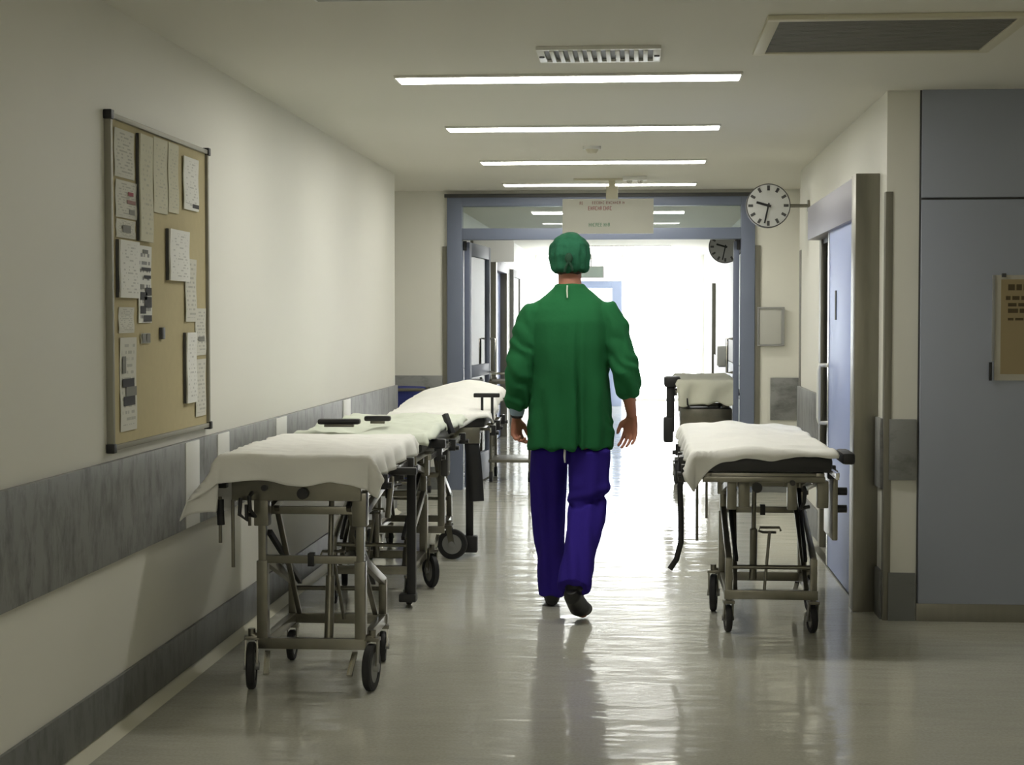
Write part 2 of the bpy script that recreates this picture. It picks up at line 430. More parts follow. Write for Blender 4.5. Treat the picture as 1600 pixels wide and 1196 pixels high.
# ------------------------------------------------------------------ sliding door on the right wall
d2 = door_group('door_2'); d2.location = (XR, 8.15, 0)
MB().box(-0.115, 0.0, 0.0, 0.16, 0, 2.125, 0.004).build('door_jamb', STEEL, d2)
MB().box(-0.10, -0.001, 0.16, 2.46, 1.92, 2.125, 0.004).build('track_cover', HEADER, d2)
lf = MB().box(-0.075, -0.035, 0.161, 1.50, 0.012, 1.945, 0.003).build('door_leaf', LEAF_BLUE, d2)
MB().box(-0.079, -0.074, 1.44, 1.50, 0.012, 1.918).build('edge_strip', CHROME, lf)
MB().box(-0.080, -0.074, 1.10, 1.14, 1.42, 1.58).build('sight_slot', DARKGREY, lf)
mb = MB().tube([(-0.075, 1.47, 1.16), (-0.125, 1.47, 1.16), (-0.13, 1.47, 1.13), (-0.13, 1.47, 0.86), (-0.125, 1.47, 0.83), (-0.075, 1.47, 0.83)], 0.012)
mb.build('door_handle', WHITE, lf)
MB().box(-0.03, 0.0, 2.31, 2.42, 0, 1.92, 0.003).build('door_jamb', STEEL, d2)
MB().box(0.0, 0.12, 2.335, 2.35, 0, 1.95).build('reveal', STEEL_D, d2)
MB().box(-0.02, 0.0, 1.50, 2.31, 1.89, 1.92).build('door_seal', BLACK, d2)
MB().box(-0.079, -0.031, 0.165, 2.31, 0.0, 0.008).build('threshold', STEEL, d2)

# ------------------------------------------------------------------ glazed double doors in the partition
d3 = door_group('door_3'); d3.location = (0, YP, 0)
fy0, fy1 = -0.03, 0.10
MB().box(-1.600, -1.477, fy0, fy1, 0, 2.457, 0.004).build('frame_post', FRAME_BLUE, d3)
MB().box(0.825, 0.938, fy0, fy1, 0, 2.457, 0.004).build('frame_post', FRAME_BLUE, d3)
MB().box(-1.477, 0.825, fy0, fy1, 2.362, 2.457, 0.004).build('head_rail', FRAME_BLUE, d3)
MB().box(-1.62, 0.955, fy0 - 0.02, fy0, 2.432, 2.462, 0.003).build('head_cap', DARKGREY, d3)
MB().box(-1.477, 0.825, fy0, fy1, 2.085, 2.178, 0.004).build('transom_rail', FRAME_BLUE, d3)
MB().box(-1.477, 0.825, 0.03, 0.036, 2.178, 2.362).build('pane', GLASS, d3)
for sx, hx, ang in ((1, -1.470, 0.07), (-1, 0.818, -0.05)):
    # leaves swung away from the camera, hinged on the posts
    L = 1.12
    M = Matrix.Translation((hx, 0.10, 0)) @ Matrix.Rotation(-sx * ang, 4, 'Z')
    mb = MB(); t0, t1 = (0, 0.045) if sx > 0 else (-0.045, 0)
    for a, b, c, d in ((0, 0.10, 0.01, 2.07), (L - 0.10, L, 0.01, 2.07), (0.10, L - 0.10, 1.96, 2.07), (0.10, L - 0.10, 0.01, 0.25), (0.10, L - 0.10, 0.93, 1.03)):
        mb.box(t0, t1, a, b, c, d, 0.002, M)
    leaf = mb.build('door_leaf', FRAME_BLUE, d3)
    for c, d in ((0.25, 0.93), (1.03, 1.96)):
        MB().box(t0 + 0.02, t0 + 0.025, 0.10, L - 0.10, c, d, 0, M).build('pane', GLASS, leaf)
    hmb = MB(); xx = t1 if sx > 0 else t0; oo = 0.05 * sx
    hmb.tube([M @ Vector((xx, L - 0.05, 0.95)), M @ Vector((xx + oo, L - 0.05, 0.95)), M @ Vector((xx + oo, L - 0.05, 1.25)), M @ Vector((xx, L - 0.05, 1.25))], 0.012, 8)
    hmb.build('door_handle', CHROME, leaf)
    MB().cyl(M @ Vector((0.0, 0.0, 2.0)), M @ Vector((0.0, 0.0, 2.08)), 0.022).build('hinge', BLACK, d3)

# ------------------------------------------------------------------ end of the corridor beyond
we = door_group('window_1'); we.location = (0, YE, 0)
WX0, WX1 = XFL, XFR
MB().box(WX0, WX1, 0.05, 0.08, 0.0, CZ).build('frosted_pane', WINDOW_M, we)
for x in (WX0 + 0.04, -0.30, 0.72, WX1 - 0.03): MB().box(x - 0.03, x + 0.03, -0.02, 0.05, 0, CZ, 0.003).build('mullion', WHITE, we)
for a, b, z in ((-0.27, 0.69, 0.10), (0.75, WX1 - 0.06, 0.92), (0.75, WX1 - 0.06, 1.56), (-0.27, 0.69, CZ - 0.05), (0.75, WX1 - 0.06, CZ - 0.05), (WX0 + 0.07, -0.33, CZ - 0.05)):
    MB().box(a, b, -0.015, 0.05, z - 0.025, z + 0.025, 0.003).build('glazing_bar', WHITE, we)
d4 = door_group('door_4'); d4.location = (0, YE - 0.10, 0)
PALE = mat('pale_blue_paint', srgb(176, 190, 226), 0.4, var=0.02)
MB().box(-1.25, -1.13, -0.03, 0.05, 0, 2.06, 0.004).build('frame_post', PALE, d4)
MB().box(-0.46, -0.30, -0.03, 0.05, 0, 2.06, 0.004).build('frame_post', PALE, d4)
MB().box(-1.13, -0.46, -0.03, 0.05, 1.94, 2.06, 0.004).build('head_rail', PALE, d4)
MB().box(-1.13, -0.46, -0.01, 0.03, 0.01, 1.0, 0.004).build('door_panel', PALE, d4)
MB().box(-1.13, -0.46, 0.0, 0.008, 1.0, 1.94).build('pane', GLASS, d4)
ex = thing('exit_sign', 'small grey sign box over the pale blue end door', 'sign', (-0.80, YE - 0.20, 2.10))
MB().box(-0.21, 0.21, -0.05, 0.05, 0, 0.20, 0.006).build('housing', GREY, ex)
MB().box(-0.19, 0.19, -0.054, -0.05, 0.02, 0.18).build('face', mat('grey_green_face', (0.25, 0.30, 0.27), 0.4), ex)
MB().cyl((0, 0, 0.20), (0, 0, CZ - 2.10), 0.012).build('hanger', GREY, ex)

# steel door frame and blue door on the left wall beyond
d5 = door_group('door_5'); d5.location = (XFL, 18.6, 0)
MB().box(0, 0.14, 0.0, 0.16, 0, 2.10, 0.004).build('door_jamb', STEEL, d5)
MB().box(0, 0.14, 1.55, 1.66, 0, 2.10, 0.004).build('door_jamb', STEEL, d5)
MB().box(0, 0.14, 0.16, 1.55, 1.98, 2.10, 0.004).build('head_rail', HEADER, d5)
MB().box(0.02, 0.06, 0.16, 1.55, 0.01, 1.98, 0.003).build('door_leaf', LEAF_BLUE, d5)
MB().box(0.06, 0.10, 0.16, 0.24, 0.01, 1.98).build('door_seal', BLACK, d5)
d6 = door_group('door_6'); d6.location = (XFL, 22.4, 0)
MB().box(0, 0.05, 0.0, 0.12, 0, 2.10, 0.004).build('door_jamb', GREY, d6)
MB().box(0, 0.05, 1.2, 1.32, 0, 2.10, 0.004).build('door_jamb', GREY, d6)
MB().box(0, 0.05, 0.12, 1.2, 2.0, 2.10, 0.004).build('head_rail', GREY, d6)
MB().box(0, 0.03, 0.12, 1.2, 0.01, 2.0, 0.003).build('door_leaf', WHITE, d6)


# ------------------------------------------------------------------ ceiling lamps
def lamp(y, m, label, group=None):
    t = thing('ceiling_lamp', label, 'lamp', (-0.32, y, CZ), 0, group)
    mb = MB()
    mb.box(-0.760, 0.760, -0.100, -0.090, -0.012, 0, 0.002).box(-0.760, 0.760, 0.090, 0.100, -0.012, 0, 0.002)
    mb.box(-0.760, -0.750, -0.090, 0.090, -0.012, 0, 0.002).box(0.750, 0.760, -0.090, 0.090, -0.012, 0, 0.002)
    mb.build('housing', WHITE, t)
    MB().box(-0.750, 0.750, -0.090, 0.090, -0.013, -0.003).build('diffuser', m, t)
    return t


G = 'lit strip lamps in the corridor ceiling'
lamp(7.37, LAMP_M, 'lit white strip lamp next beyond the ceiling air vent', G)
lamp(9.29, LAMP_M, 'lit white strip lamp between the first lit lamp and the smoke detector', G)
lamp(11.27, LAMP_M, 'lit white strip lamp between the smoke detector and the hanging sign', G)
lamp(13.13, LAMP_M, 'lit white strip lamp just before the glazed partition, behind the hanging sign', G)
lamp(5.42, LAMP_OFF, 'unlit strip lamp before the air vent')
for y, lab in ((16.62, 'lit strip lamp seen through the transom pane, first beyond the partition'), (20.4, 'lit strip lamp midway along the corridor beyond the glazed doors'), (24.2, 'lit strip lamp nearest the bright end window')):
    lamp(y, LAMP_FAR_M, lab, 'lamps beyond the glazed doors')
lamp(1.5, LAMP_FILL_M, 'added unseen strip lamp over the waiting area, second from its back wall', 'added lamps over the waiting area')
lamp(-1.4, LAMP_FILL_M, 'added unseen strip lamp over the waiting area, next to its back wall', 'added lamps over the waiting area')

# air vent
A = at(838, 72, Z=CZ); B = at(1030, 92, Z=CZ)
v = thing('air_vent', 'white slotted air vent in the ceiling before the first lit lamp', 'vent', ((A.x + B.x) / 2, (A.y + B.y) / 2, CZ))
vw, vl = 0.245, 0.17
mb = MB()
for a in ((-vw, vw, -vl, -vl + 0.03), (-vw, vw, vl - 0.03, vl), (-vw, -vw + 0.03, -vl + 0.03, vl - 0.03), (vw - 0.03, vw, -vl + 0.03, vl - 0.03)): mb.box(*a, -0.014, 0, 0.002)
mb.build('frame', WHITE, v)
MB().box(-vw + 0.03, vw - 0.03, -vl + 0.03, vl - 0.03, -0.004, -0.001).build('backing', DARKGREY, v)
for k in range(11):
    x = -0.185 + k * 0.037
    MB().box(x - 0.009, x + 0.009, -vl + 0.03, vl - 0.03, -0.018, -0.004, 0.002).build('vane', WHITE, v)
for x in (-0.23, 0.23): MB().cyl((x, 0, -0.019), (x, 0, -0.014), 0.011).build('screw', DARKGREY, v)

# grey ceiling grille
g = thing('ceiling_grille', 'large dark grey louvred grille set in the ceiling near the grey blue door', 'grille', (0.905, 6.335, CZ))
gw, gl = 0.46, 0.40
mb = MB()
for a in ((-gw, gw, -gl, -gl + 0.045), (-gw, gw, gl - 0.045, gl), (-gw, -gw + 0.045, -gl + 0.045, gl - 0.045), (gw - 0.045, gw, -gl + 0.045, gl - 0.045)): mb.box(*a, -0.018, 0, 0.004)
mb.build('frame', GRILLE_F, g)
mb = MB().box(-gw + 0.045, gw - 0.045, -gl + 0.045, gl - 0.045, -0.004, -0.001)
for k in range(27):
    y = -gl + 0.06 + k * 0.0264
    mb.box(-gw + 0.045, gw - 0.045, y - 0.008, y + 0.008, -0.012, -0.003)
mb.build('louvre_panel', GRILLE, g)

# smoke detector and small spot lamp on the ceiling
p = at(925, 229, Z=CZ)
sd = thing('smoke_detector', 'small round white smoke detector on the corridor ceiling', 'detector', (p.x, p.y, CZ))
MB().cyl((0, 0, -0.018), (0, 0, 0), 0.055, 24).build('base', WHITE, sd)
MB().cyl((0, 0, -0.042), (0, 0, -0.018), 0.026, 20, 0.042).build('sensor_head', GRILLE_F, sd)
p = at(992, 276, Z=CZ)
em = thing('emergency_light', 'small white emergency light on the ceiling beside the hanging sign', 'light', (p.x, p.y, CZ))
MB().box(-0.09, 0.09, -0.05, 0.05, -0.03, 0, 0.006).build('housing', WHITE, em)
for x in (-0.04, 0.04): MB().ball((x, 0, -0.032), 0.022).build('lens', CHROME, em)

# ------------------------------------------------------------------ hanging sign
hs = thing('hanging_sign', 'pale grey hanging direction sign with red and green lettering', 'sign', (-0.245, 12.7, 2.075))
MB().box(-0.345, 0.345, -0.02, 0.02, 0, 0.262, 0.004).build('panel', mat('pale_sign', (0.60, 0.60, 0.54), 0.45, var=0.03), hs)
MB().box(-0.015, 0.075, -0.02, 0.02, 0.262, 0.36, 0.003).build('stem', GRILLE_F, hs)
MB().box(0.005, 0.055, -0.015, 0.015, 0.36, CZ - 2.075 - 0.012, 0.002).build('stem', GRILLE_F, hs)
MB().box(-0.26, 0.14, -0.05, 0.05, CZ - 2.075 - 0.014, CZ - 2.075, 0.003).build('mounting_plate', GRILLE_F, hs)


def lettering(x0, x1, z0, z1, m, seed):
    """a row of small letter-like strokes: the photograph shows the words only as a blurred row"""
    random.seed(seed); mb = MB(); x = x0; h = z1 - z0; k = 0
    while x < x1 - 0.008:
        w = random.choice((0.010, 0.012, 0.014)); s = 0.0035
        mb.box(x, x + s, -0.0215, -0.0205, z0, z1)
        q = random.random()
        if q < 0.7: mb.box(x + s, x + w, -0.0215, -0.0205, z1 - s, z1)
        if q > 0.25: mb.box(x + s, x + w, -0.0215, -0.0205, z0 + h * 0.45, z0 + h * 0.45 + s)
        if 0.4 < q: mb.box(x + w - s, x + w, -0.0215, -0.0205, z0 + h * 0.1, z1 - s)
        if q < 0.5: mb.box(x + s, x + w, -0.0215, -0.0205, z0, z0 + s)
        x += w + 0.005; k += 1
        if k % 7 == 6: x += 0.010
    return mb.build('lettering', m, hs, None)


lettering(-0.215, -0.185, 0.218, 0.242, INK_RD, 3)
lettering(-0.120, 0.130, 0.222, 0.244, INK_RD, 4)
lettering(-0.150, 0.040, 0.176, 0.206, INK_R, 5)
lettering(-0.145, 0.020, 0.052, 0.080, INK_GR, 6)


# ------------------------------------------------------------------ clocks
def clock(loc, wall_x, label, face_m, r=0.15):
    c = thing('wall_clock', label, 'clock', loc, 0, 'bracket clocks')
    MB().cyl((0, -0.035, 0), (0, 0.035, 0), r, 40).build('housing', DARKGREY, c)
    fc = MB().cyl((0, -0.037, 0), (0, -0.035, 0), r * 0.955, 40).build('clock_face', face_m, c)
    for k in range(12):
        a = k * PI / 6; ln = r * 0.22
        M = Matrix.Rotation(a, 4, 'Y') @ Matrix.Translation((0, 0, r * 0.80))
        MB().box(-r * 0.06, r * 0.06, -0.0385, -0.037, -ln / 2, ln / 2, 0, M).build('hour_mark', DARKGREY, fc)
    for ang, ln, w, nm in ((PI * 2 * (9.53 / 12), r * 0.56, r * 0.11, 'hour_hand'), (PI * 2 * (32 / 60), r * 0.82, r * 0.075, 'minute_hand')):
        M = Matrix.Rotation(ang, 4, 'Y')
        MB().box(-w / 2, w / 2, -0.041, -0.039, -r * 0.12, ln, 0, M).build(nm, BLACK, fc)
    MB().cyl((0, -0.044, 0), (0, -0.037, 0), r * 0.08).build('hub', BLACK, fc)
    MB().cyl((r, 0, 0), (wall_x - loc[0] - 0.012, 0, 0), 0.012).build('bracket', STEEL_D, c)
    MB().cyl((wall_x - loc[0] - 0.014, 0, 0), (wall_x - loc[0], 0, 0), 0.04).build('wall_plate', STEEL_D, c)
    return c


FACE = mat('clock_face', (0.55, 0.56, 0.55), 0.35, var=0.02)
clock((0.869, 11.498, 2.197), XR, 'round grey faced clock on a bracket above the sliding door', FACE)
q = at(1133, 386, Y=15.4)
clock((q.x, 15.4, q.z), XFR, 'round clock partly hidden by the transom beyond the glazed doors', mat('clock_face_backlit', (0.42, 0.42, 0.42), 0.35, var=0.02))  # backlit shade of this face is put into its darker colour

# framed notice beside the partition
fr = thing('framed_notice', 'small framed white notice on the wall beside the glazed doors', 'notice', (1.07, YP - 0.014, 1.205))
MB().box(-0.095, 0.085, -0.018, 0.01, 0.015, 0.305, 0.002).build('backing', mat('pale_notice', (0.50, 0.50, 0.46), 0.5, var=0.02), fr)
mb = MB()
for a in ((-0.11, 0.11, 0, 0.014), (-0.11, 0.11, 0.306, 0.32), (-0.11, -0.098, 0.014, 0.306), (0.085, 0.11, 0.014, 0.306)): mb.box(a[0], a[1], -0.028, 0.0, a[2], a[3], 0.002)
mb.build('frame', GREY, fr)
dp = thing('towel_dispenser', 'white towel dispenser on the wall behind the trolley beyond the doors', 'dispenser', (XFR, 20.4, 0.86))
MB().box(-0.12, 0, -0.15, 0.15, 0, 0.24, 0.02).build('housing', WHITE, dp)
MB().box(-0.10, -0.02, -0.12, 0.12, -0.012, 0.0, 0.002).build('outlet', GREY, dp)
# invented white box in place of a bright patch beyond, left wall
pj = thing('bright_patch_box', 'added white box for a bright patch high on the left wall beyond the doors', 'sign', (XFL, 17.2, 2.02))
MB().box(0.0, 0.03, -0.05, 0.05, 0.08, 0.22, 0.003).build('bracket', STEEL_D, pj)
MB().box(0.03, 0.45, -0.03, 0.03, 0.0, 0.28, 0.01).build('panel', WHITE, pj)

# ------------------------------------------------------------------ pin board with its papers
BX = XL
c0 = at(171, 178, X=BX + 0.02); c1 = at(328, 668, X=BX + 0.02)
by0, by1, bz0, bz1 = c0.y, c1.y, 0.975, 2.120
bb = thing('pin_board', 'tan pin board with a metal frame and black corners on the left wall', 'pinboard', (BX, by0, bz0))
bw, bh = by1 - by0, bz1 - bz0
MB().box(0.0, 0.012, 0.01, bw - 0.01, 0.01, bh - 0.01).build('board', CORK, bb)
for a in ((0, bw, 0, 0.018), (0, bw, bh - 0.018, bh), (0, 0.022, 0.018, bh - 0.018), (bw - 0.022, bw, 0.018, bh - 0.018)):
    MB().box(0, 0.024, a[0], a[1], a[2], a[3], 0.003).build('frame_bar', ALU, bb)
for a, b in ((0, 0), (0, bh), (bw, 0), (bw, bh)):
    MB().box(0, 0.030, a - 0.010 if a == 0 else a - 0.022, a + 0.022 if a == 0 else a + 0.010, b - 0.008 if b == 0 else b - 0.024, b + 0.024 if b == 0 else b + 0.008, 0.004).build('corner_cap', BLACK, bb)
PW = [printed_paper('printed_white_%d' % i, c, n, ink, am) for i, (c, n, ink, am) in enumerate((
    ((0.66, 0.65, 0.58), 14, (0.40, 0.40, 0.36), 0.5), ((0.80, 0.80, 0.76), 18, (0.48, 0.48, 0.46), 0.45),
    ((0.62, 0.60, 0.47), 22, (0.44, 0.44, 0.36), 0.45), ((0.76, 0.76, 0.72), 10, (0.16, 0.16, 0.17), 0.5)))]
PAPERS = [  # x0, x1, ytop, ybottom (at x0), material, lift, label, prints
    (178, 209, 198, 274, 0, .001, 'pale sheet pinned in the top corner of the pin board by its black cap', []),
    (180, 213, 279, 338, 0, .001, 'small sheet with red and dark print on the pin board', [(.55, .8, .62, .72, INK_R), (.5, .9, .40, .50, INK_RD), (.6, .85, .12, .25, INK_G)]),
    (181, 211, 341, 370, 0, .001, 'low pale slip under the red printed sheet on the pin board', [(.3, .7, .3, .7, INK_G)]),
    (184, 216, 374, 465, 1, .006, 'bright white sheet with a red pin on the pin board', [(.35, .6, .93, .98, RED)]),
    (185, 209, 480, 521, 0, .001, 'small square sheet under the bright white sheet on the pin board', []),
    (187, 213, 528, 676, 0, .001, 'long white sheet with dark pictures low on the pin board', [(.15, .85, .27, .37, INK), (.3, .95, .37, .47, INK_G), (.1, .8, .47, .56, INK), (.1, .3, .62, .8, INK_G)]),
    (215, 237, 208, 376, 2, .006, 'tall yellowish list with a dark left edge on the pin board', []),
    (215, 236, 383, 505, 3, .002, 'white sheet covered with black and white photos on the pin board', [(.35, .95, .02, .10, INK), (.1, .5, .12, .22, INK), (.4, .95, .2, .34, INK), (.1, .6, .3, .40, INK), (.5, .95, .36, .46, INK), (.1, .4, .44, .50, INK_G), (.4, .9, .58, .62, INK), (.2, .9, .68, .72, INK), (.3, .7, .9, .95, INK_G)]),
    (220, 234, 521, 537, 0, .002, 'tiny pair of dark photos below the photo sheet on the pin board', [(.05, .45, .05, .95, INK_G), (.55, .95, .05, .95, INK_G)]),
    (239, 261, 213, 331, 2, .002, 'cream list beside the tall yellowish list on the pin board', []),
    (262, 278, 222, 331, 2, .003, 'narrow plain cream sheet high on the pin board', []),
    (286, 309, 243, 326, 1, .004, 'white leaflet with a dark picture at its corner, high on the pin board', [(.55, 1.0, .05, .22, INK), (.1, .5, .12, .2, INK_G)]),
    (262, 294, 357, 438, 1, .007, 'wide white sheet with a dark left edge on the middle of the pin board', []),
    (289, 306, 404, 503, 0, .003, 'narrow white sheet hanging below the wide white sheet on the pin board', []),
    (289, 306, 520, 631, 1, .006, 'white sheet with a dark left edge low on the pin board near its frame', []),
    (305, 321, 482, 556, 0, .002, 'printed sheet against the far frame of the pin board, upper of two', [(.2, .8, .3, .4, INK_G)]),
    (305, 321, 562, 652, 0, .002, 'printed sheet against the far frame of the pin board, lower of two', []),
]
for x0, x1, ya, yb, mi, lift, label, prints in PAPERS:
    X = BX + 0.0135 + lift
    a = at(x0, ya, X=X); b = at(x0, yb, X=X); c = at(x1, (ya + yb) / 2, X=X)
    w, h = c.y - a.y, a.z - b.z
    o = thing('pinned_paper', label, 'paper', (X, a.y, b.z), 0, 'papers on the pin board')
    mb = MB(); n = 6
    vs = [[mb.bm.verts.new((0.0 if i not in (0, n) else 0.0, w * j, h * i / n)) for j in (0, 1)] for i in range(n + 1)]
    for i in range(n + 1):
        for j in (0, 1): vs[i][j].co.x = (0.004 if j == 0 and lift > .005 else 0.0) - (0.0 if i else 0.0) + 0.0015 * math.sin(i * 1.3)
    for i in range(n): mb.bm.faces.new((vs[i][0], vs[i][1], vs[i + 1][1], vs[i + 1][0]))
    sh = mb.build('sheet', PW[mi], o, None)
    sm = sh.modifiers.new('thick', 'SOLIDIFY'); sm.thickness = max(0.0012, lift * 0.9); sm.offset = -1
    if lift > .005: MB().box(-lift, 0.004, -0.005, 0.0, 0, h).build('dark_left_edge', DARKGREY, o)  # dark strip on the left; beside the bright white sheet it is painted shadow
    for pa, pb, pc, pd, pm in prints:
        MB().box(0.004, 0.0047, pa * w, pb * w, pc * h, pd * h).build('picture_print', pm, sh)
p = at(254, 521, X=BX + 0.02)
tag(MB().box(BX + 0.012, BX + 0.026, p.y - 0.02, p.y + 0.02, p.z - 0.022, p.z + 0.022, 0.004).build('board_magnet', DARKGREY), 'small dark magnet alone on the bare middle of the pin board', 'magnet')


# ------------------------------------------------------------------ trolleys
def caster(parent, x, y, r, ang, side, big):
    """swivel caster: fork, tyre and hub"""
    M = Matrix.Translation((x, y, 0)) @ Matrix.Rotation(ang, 4, 'Z')
    w = 0.032 if big else 0.026
    off = 0.02
    mb = MB()
    for s in (-1, 1): mb.bar(M @ Vector((s * (w / 2 + 0.006), 0, r * 2 + 0.012)), M @ Vector((s * (w / 2 + 0.006), -off, r)), 0.006, 0.034)
    mb.box(-w / 2 - 0.012, w / 2 + 0.012, -0.022, 0.022, r * 2 + 0.008, r * 2 + 0.022, 0.002, M)
    mb.cyl(M @ Vector((0, 0, r * 2 + 0.02)), M @ Vector((0, 0, r * 2 + 0.05)), 0.014)
    c = mb.build('caster', STEEL_D, parent)
    t = MB(); n = 28
    prof = [(-w / 2, r * 0.66), (-w / 2, r * 0.93), (-w / 2 + 0.006, r), (w / 2 - 0.006, r), (w / 2, r * 0.93), (w / 2, r * 0.66)]
    rg = [[t.bm.verts.new(M @ Vector((a, -off + b * math.cos(2 * PI * k / n), r + b * math.sin(2 * PI * k / n)))) for a, b in prof] for k in range(n)]
    for k in range(n):
        for j in range(len(prof)): t.bm.faces.new((rg[k][j], rg[(k + 1) % n][j], rg[(k + 1) % n][(j + 1) % 6], rg[k][(j + 1) % 6]))
    t.build('tyre', RUBBER, c)
    h = MB(); h.cyl(M @ Vector((-w / 2 + 0.004, -off, r)), M @ Vector((w / 2 - 0.004, -off, r)), r * 0.67, 20)
    h.cyl(M @ Vector((-w / 2 - 0.014, -off, r)), M @ Vector((w / 2 + 0.014, -off, r)), r * 0.2, 10); h.build('wheel_hub', GREY, c)
    return c


def trolley(label, loc, rz, zt, pad_w, pad0, pad1, xo=0.0, wheel_ang=(0, 0, 0, 0), slim=False):
    """stretcher trolley. local y: tall posts at -0.275, short posts at +0.275; pad from y=pad0 to pad1, top at zt"""
    t = thing('stretcher_trolley', label, 'stretcher', loc, rz, 'stretcher trolleys along the corridor')
    hw, hb = 0.19, 0.275
    # base
    zb = 0.175
    for s in (-1, 1):
        MB().box(s * hw - 0.016, s * hw + 0.016, -hb, hb, zb - 0.02, zb + 0.02, 0.003).build('base_rail', STEEL_D, t)
    for y in (-hb, hb): MB().box(-hw - 0.02, hw + 0.02, y - 0.016, y + 0.016, zb - 0.021, zb + 0.021, 0.003).build('base_crossbar', STEEL_D, t)
    zf = zt - 0.14      # underside of the top frame
    for s in (-1, 1):
        MB().box(s * hw - 0.015, s * hw + 0.015, -hb - 0.015, -hb + 0.015, zb + 0.02, zf, 0.003).build('tall_post', STEEL_D, t)
        MB().box(s * hw - 0.021, s * hw + 0.021, -hb - 0.021, -hb + 0.021, zb + 0.02, zb + 0.32, 0.003).build('post_sleeve', STEEL_D, t)
        MB().box(s * hw - 0.016, s * hw + 0.016, hb - 0.016, hb + 0.016, zb + 0.02, 0.34, 0.003).build('short_post', STEEL_D, t)
        MB().bar((s * hw, -hb + 0.02, 0.50), (s * hw, hb + 0.01, 0.33), 0.026, 0.034, 0.003).build('brace', STEEL if s < 0 else STEEL_D, t)
        MB().bar((s * (hw - 0.035), hb - 0.02, 0.33), (s * (hw - 0.02), -hb + 0.03, 0.60), 0.018, 0.022, 0.002).build('gas_strut', BLACK, t)
        # upper bracket at the tall posts
        MB().box(s * hw - 0.028, s * hw + 0.028, -hb - 0.03, -hb + 0.03, zf - 0.13, zf, 0.005).build('lift_sleeve', STEEL_D, t)
        MB().bar((s * hw, -hb + 0.03, zf - 0.10), (s * hw, pad1 - 0.25 if pad1 > 0.5 else hb, zf + 0.005), 0.022, 0.03, 0.002).build('top_strut', STEEL_D, t)
    MB().box(-hw, hw, -hb - 0.014, -hb + 0.014, 0.485, 0.515, 0.003).build('middle_crossbar', STEEL_D, t)
    MB().box(-0.012, 0.012, -hb - 0.02, -hb + 0.02, 0.475, 0.525, 0.002).build('latch', BLACK, t)
    # wheels: two big ones outboard of the tall posts, two small ones under the short posts
    for k, s in enumerate((-1, 1)):
        x = s * (hw + 0.045)
        MB().cyl((s * hw, -hb, 0.185), (x, -hb, 0.205), 0.016).build('axle_stub', STEEL_D, t)
        big = caster(t, x, -hb, 0.090, wheel_ang[k], s, True)
        caster(t, s * hw, hb, 0.063, wheel_ang[2 + k], s, False)
    # brake pedals
    for s in (-1, 1):
        MB().bar((s * (hw - 0.02), -hb - 0.015, 0.145), (s * (hw - 0.03), -hb - 0.09, 0.07), 0.022, 0.012, 0.002).build('brake_pedal', CHROME, t)
    # foot lever with T handle
    mb = MB().cyl((0.03, hb - 0.02, zb), (0.0, hb - 0.10, 0.45), 0.007)
    mb.tube([(-0.05, hb - 0.10, 0.452), (-0.045, hb - 0.10, 0.468), (0.045, hb - 0.10, 0.468), (0.05, hb - 0.10, 0.452), (0.03, hb - 0.10, 0.446), (-0.03, hb - 0.10, 0.446)], 0.006, 8)
    mb.build('t_handle', STEEL_D, t)
    # top frame: two long rails, cross members, end plates
    w2 = pad_w / 2
    for s in (-1, 1):
        MB().box(xo + s * (w2 - 0.05) - 0.018, xo + s * (w2 - 0.05) + 0.018, pad0 + 0.02, pad1 - 0.02, zf + 0.02, zf + 0.06, 0.003).build('frame_rail', STEEL_D, t)
        # accessory rail with clamps
        ar = MB().box(xo + s * (w2 + 0.022), xo + s * (w2 + 0.032), pad0 + 0.06, pad1 - 0.06, zf + 0.03, zf + 0.055, 0.002).build('side_rail', CHROME, t)
        for f in (0.12, 0.42, 0.8):
            y = pad0 + (pad1 - pad0) * f
            MB().box(xo + min(s * (w2 - 0.06), s * (w2 + 0.024)), xo + max(s * (w2 - 0.06), s * (w2 + 0.024)), y - 0.012, y + 0.012, zf + 0.034, zf + 0.050, 0.002).build('spacer', STEEL_D, t)
            cl = MB().box(xo + s * (w2 + 0.035) - 0.018, xo + s * (w2 + 0.035) + 0.018, y - 0.02, y + 0.02, zf + 0.005, zf + 0.065, 0.004).build('clamp', BLACK, t)
            MB().cyl((xo + s * (w2 + 0.05), y, zf + 0.02), (xo + s * (w2 + 0.07), y, zf + 0.02), 0.012).build('clamp_knob', BLACK, cl)
    for k in range(4):
        y = pad0 + 0.05 + (pad1 - pad0 - 0.10) * k / 3
        MB().box(xo - w2 + 0.04, xo + w2 - 0.04, y - 0.018, y + 0.018, zf + 0.022, zf + 0.058, 0.003).build('frame_crossbar', STEEL_D, t)
    for y, s in ((pad0 + 0.02, -1), (pad1 - 0.02, 1)):
        MB().box(xo - w2 + 0.03, xo + w2 - 0.03, y - 0.012, y + 0.012, zf + (0.02 if slim else -0.03), zf + (0.045 if slim else 0.065), 0.004).build('end_plate', STEEL_D, t)
        kb = MB().cyl((xo + 0.03, y + s * 0.012, zf + 0.0), (xo + 0.03, y + s * 0.04, zf + 0.0), 0.022)
        kb.build('end_knob', BLACK, t)
        MB().cyl((xo - 0.12, y + s * 0.012, zf + 0.02), (xo - 0.12, y + s * 0.03, zf + 0.02), 0.012).build('end_bolt', BLACK, t)
        hk = MB().tube([(xo - 0.17, y + s * 0.012, zf + 0.0), (xo - 0.17, y + s * 0.06, zf - 0.01), (xo - 0.165, y + s * 0.065, zf - 0.06), (xo - 0.15, y + s * 0.05, zf - 0.085), (xo - 0.19, y + s * 0.03, zf - 0.08)], 0.008, 8)
        hk.build('hook', BLACK, t)
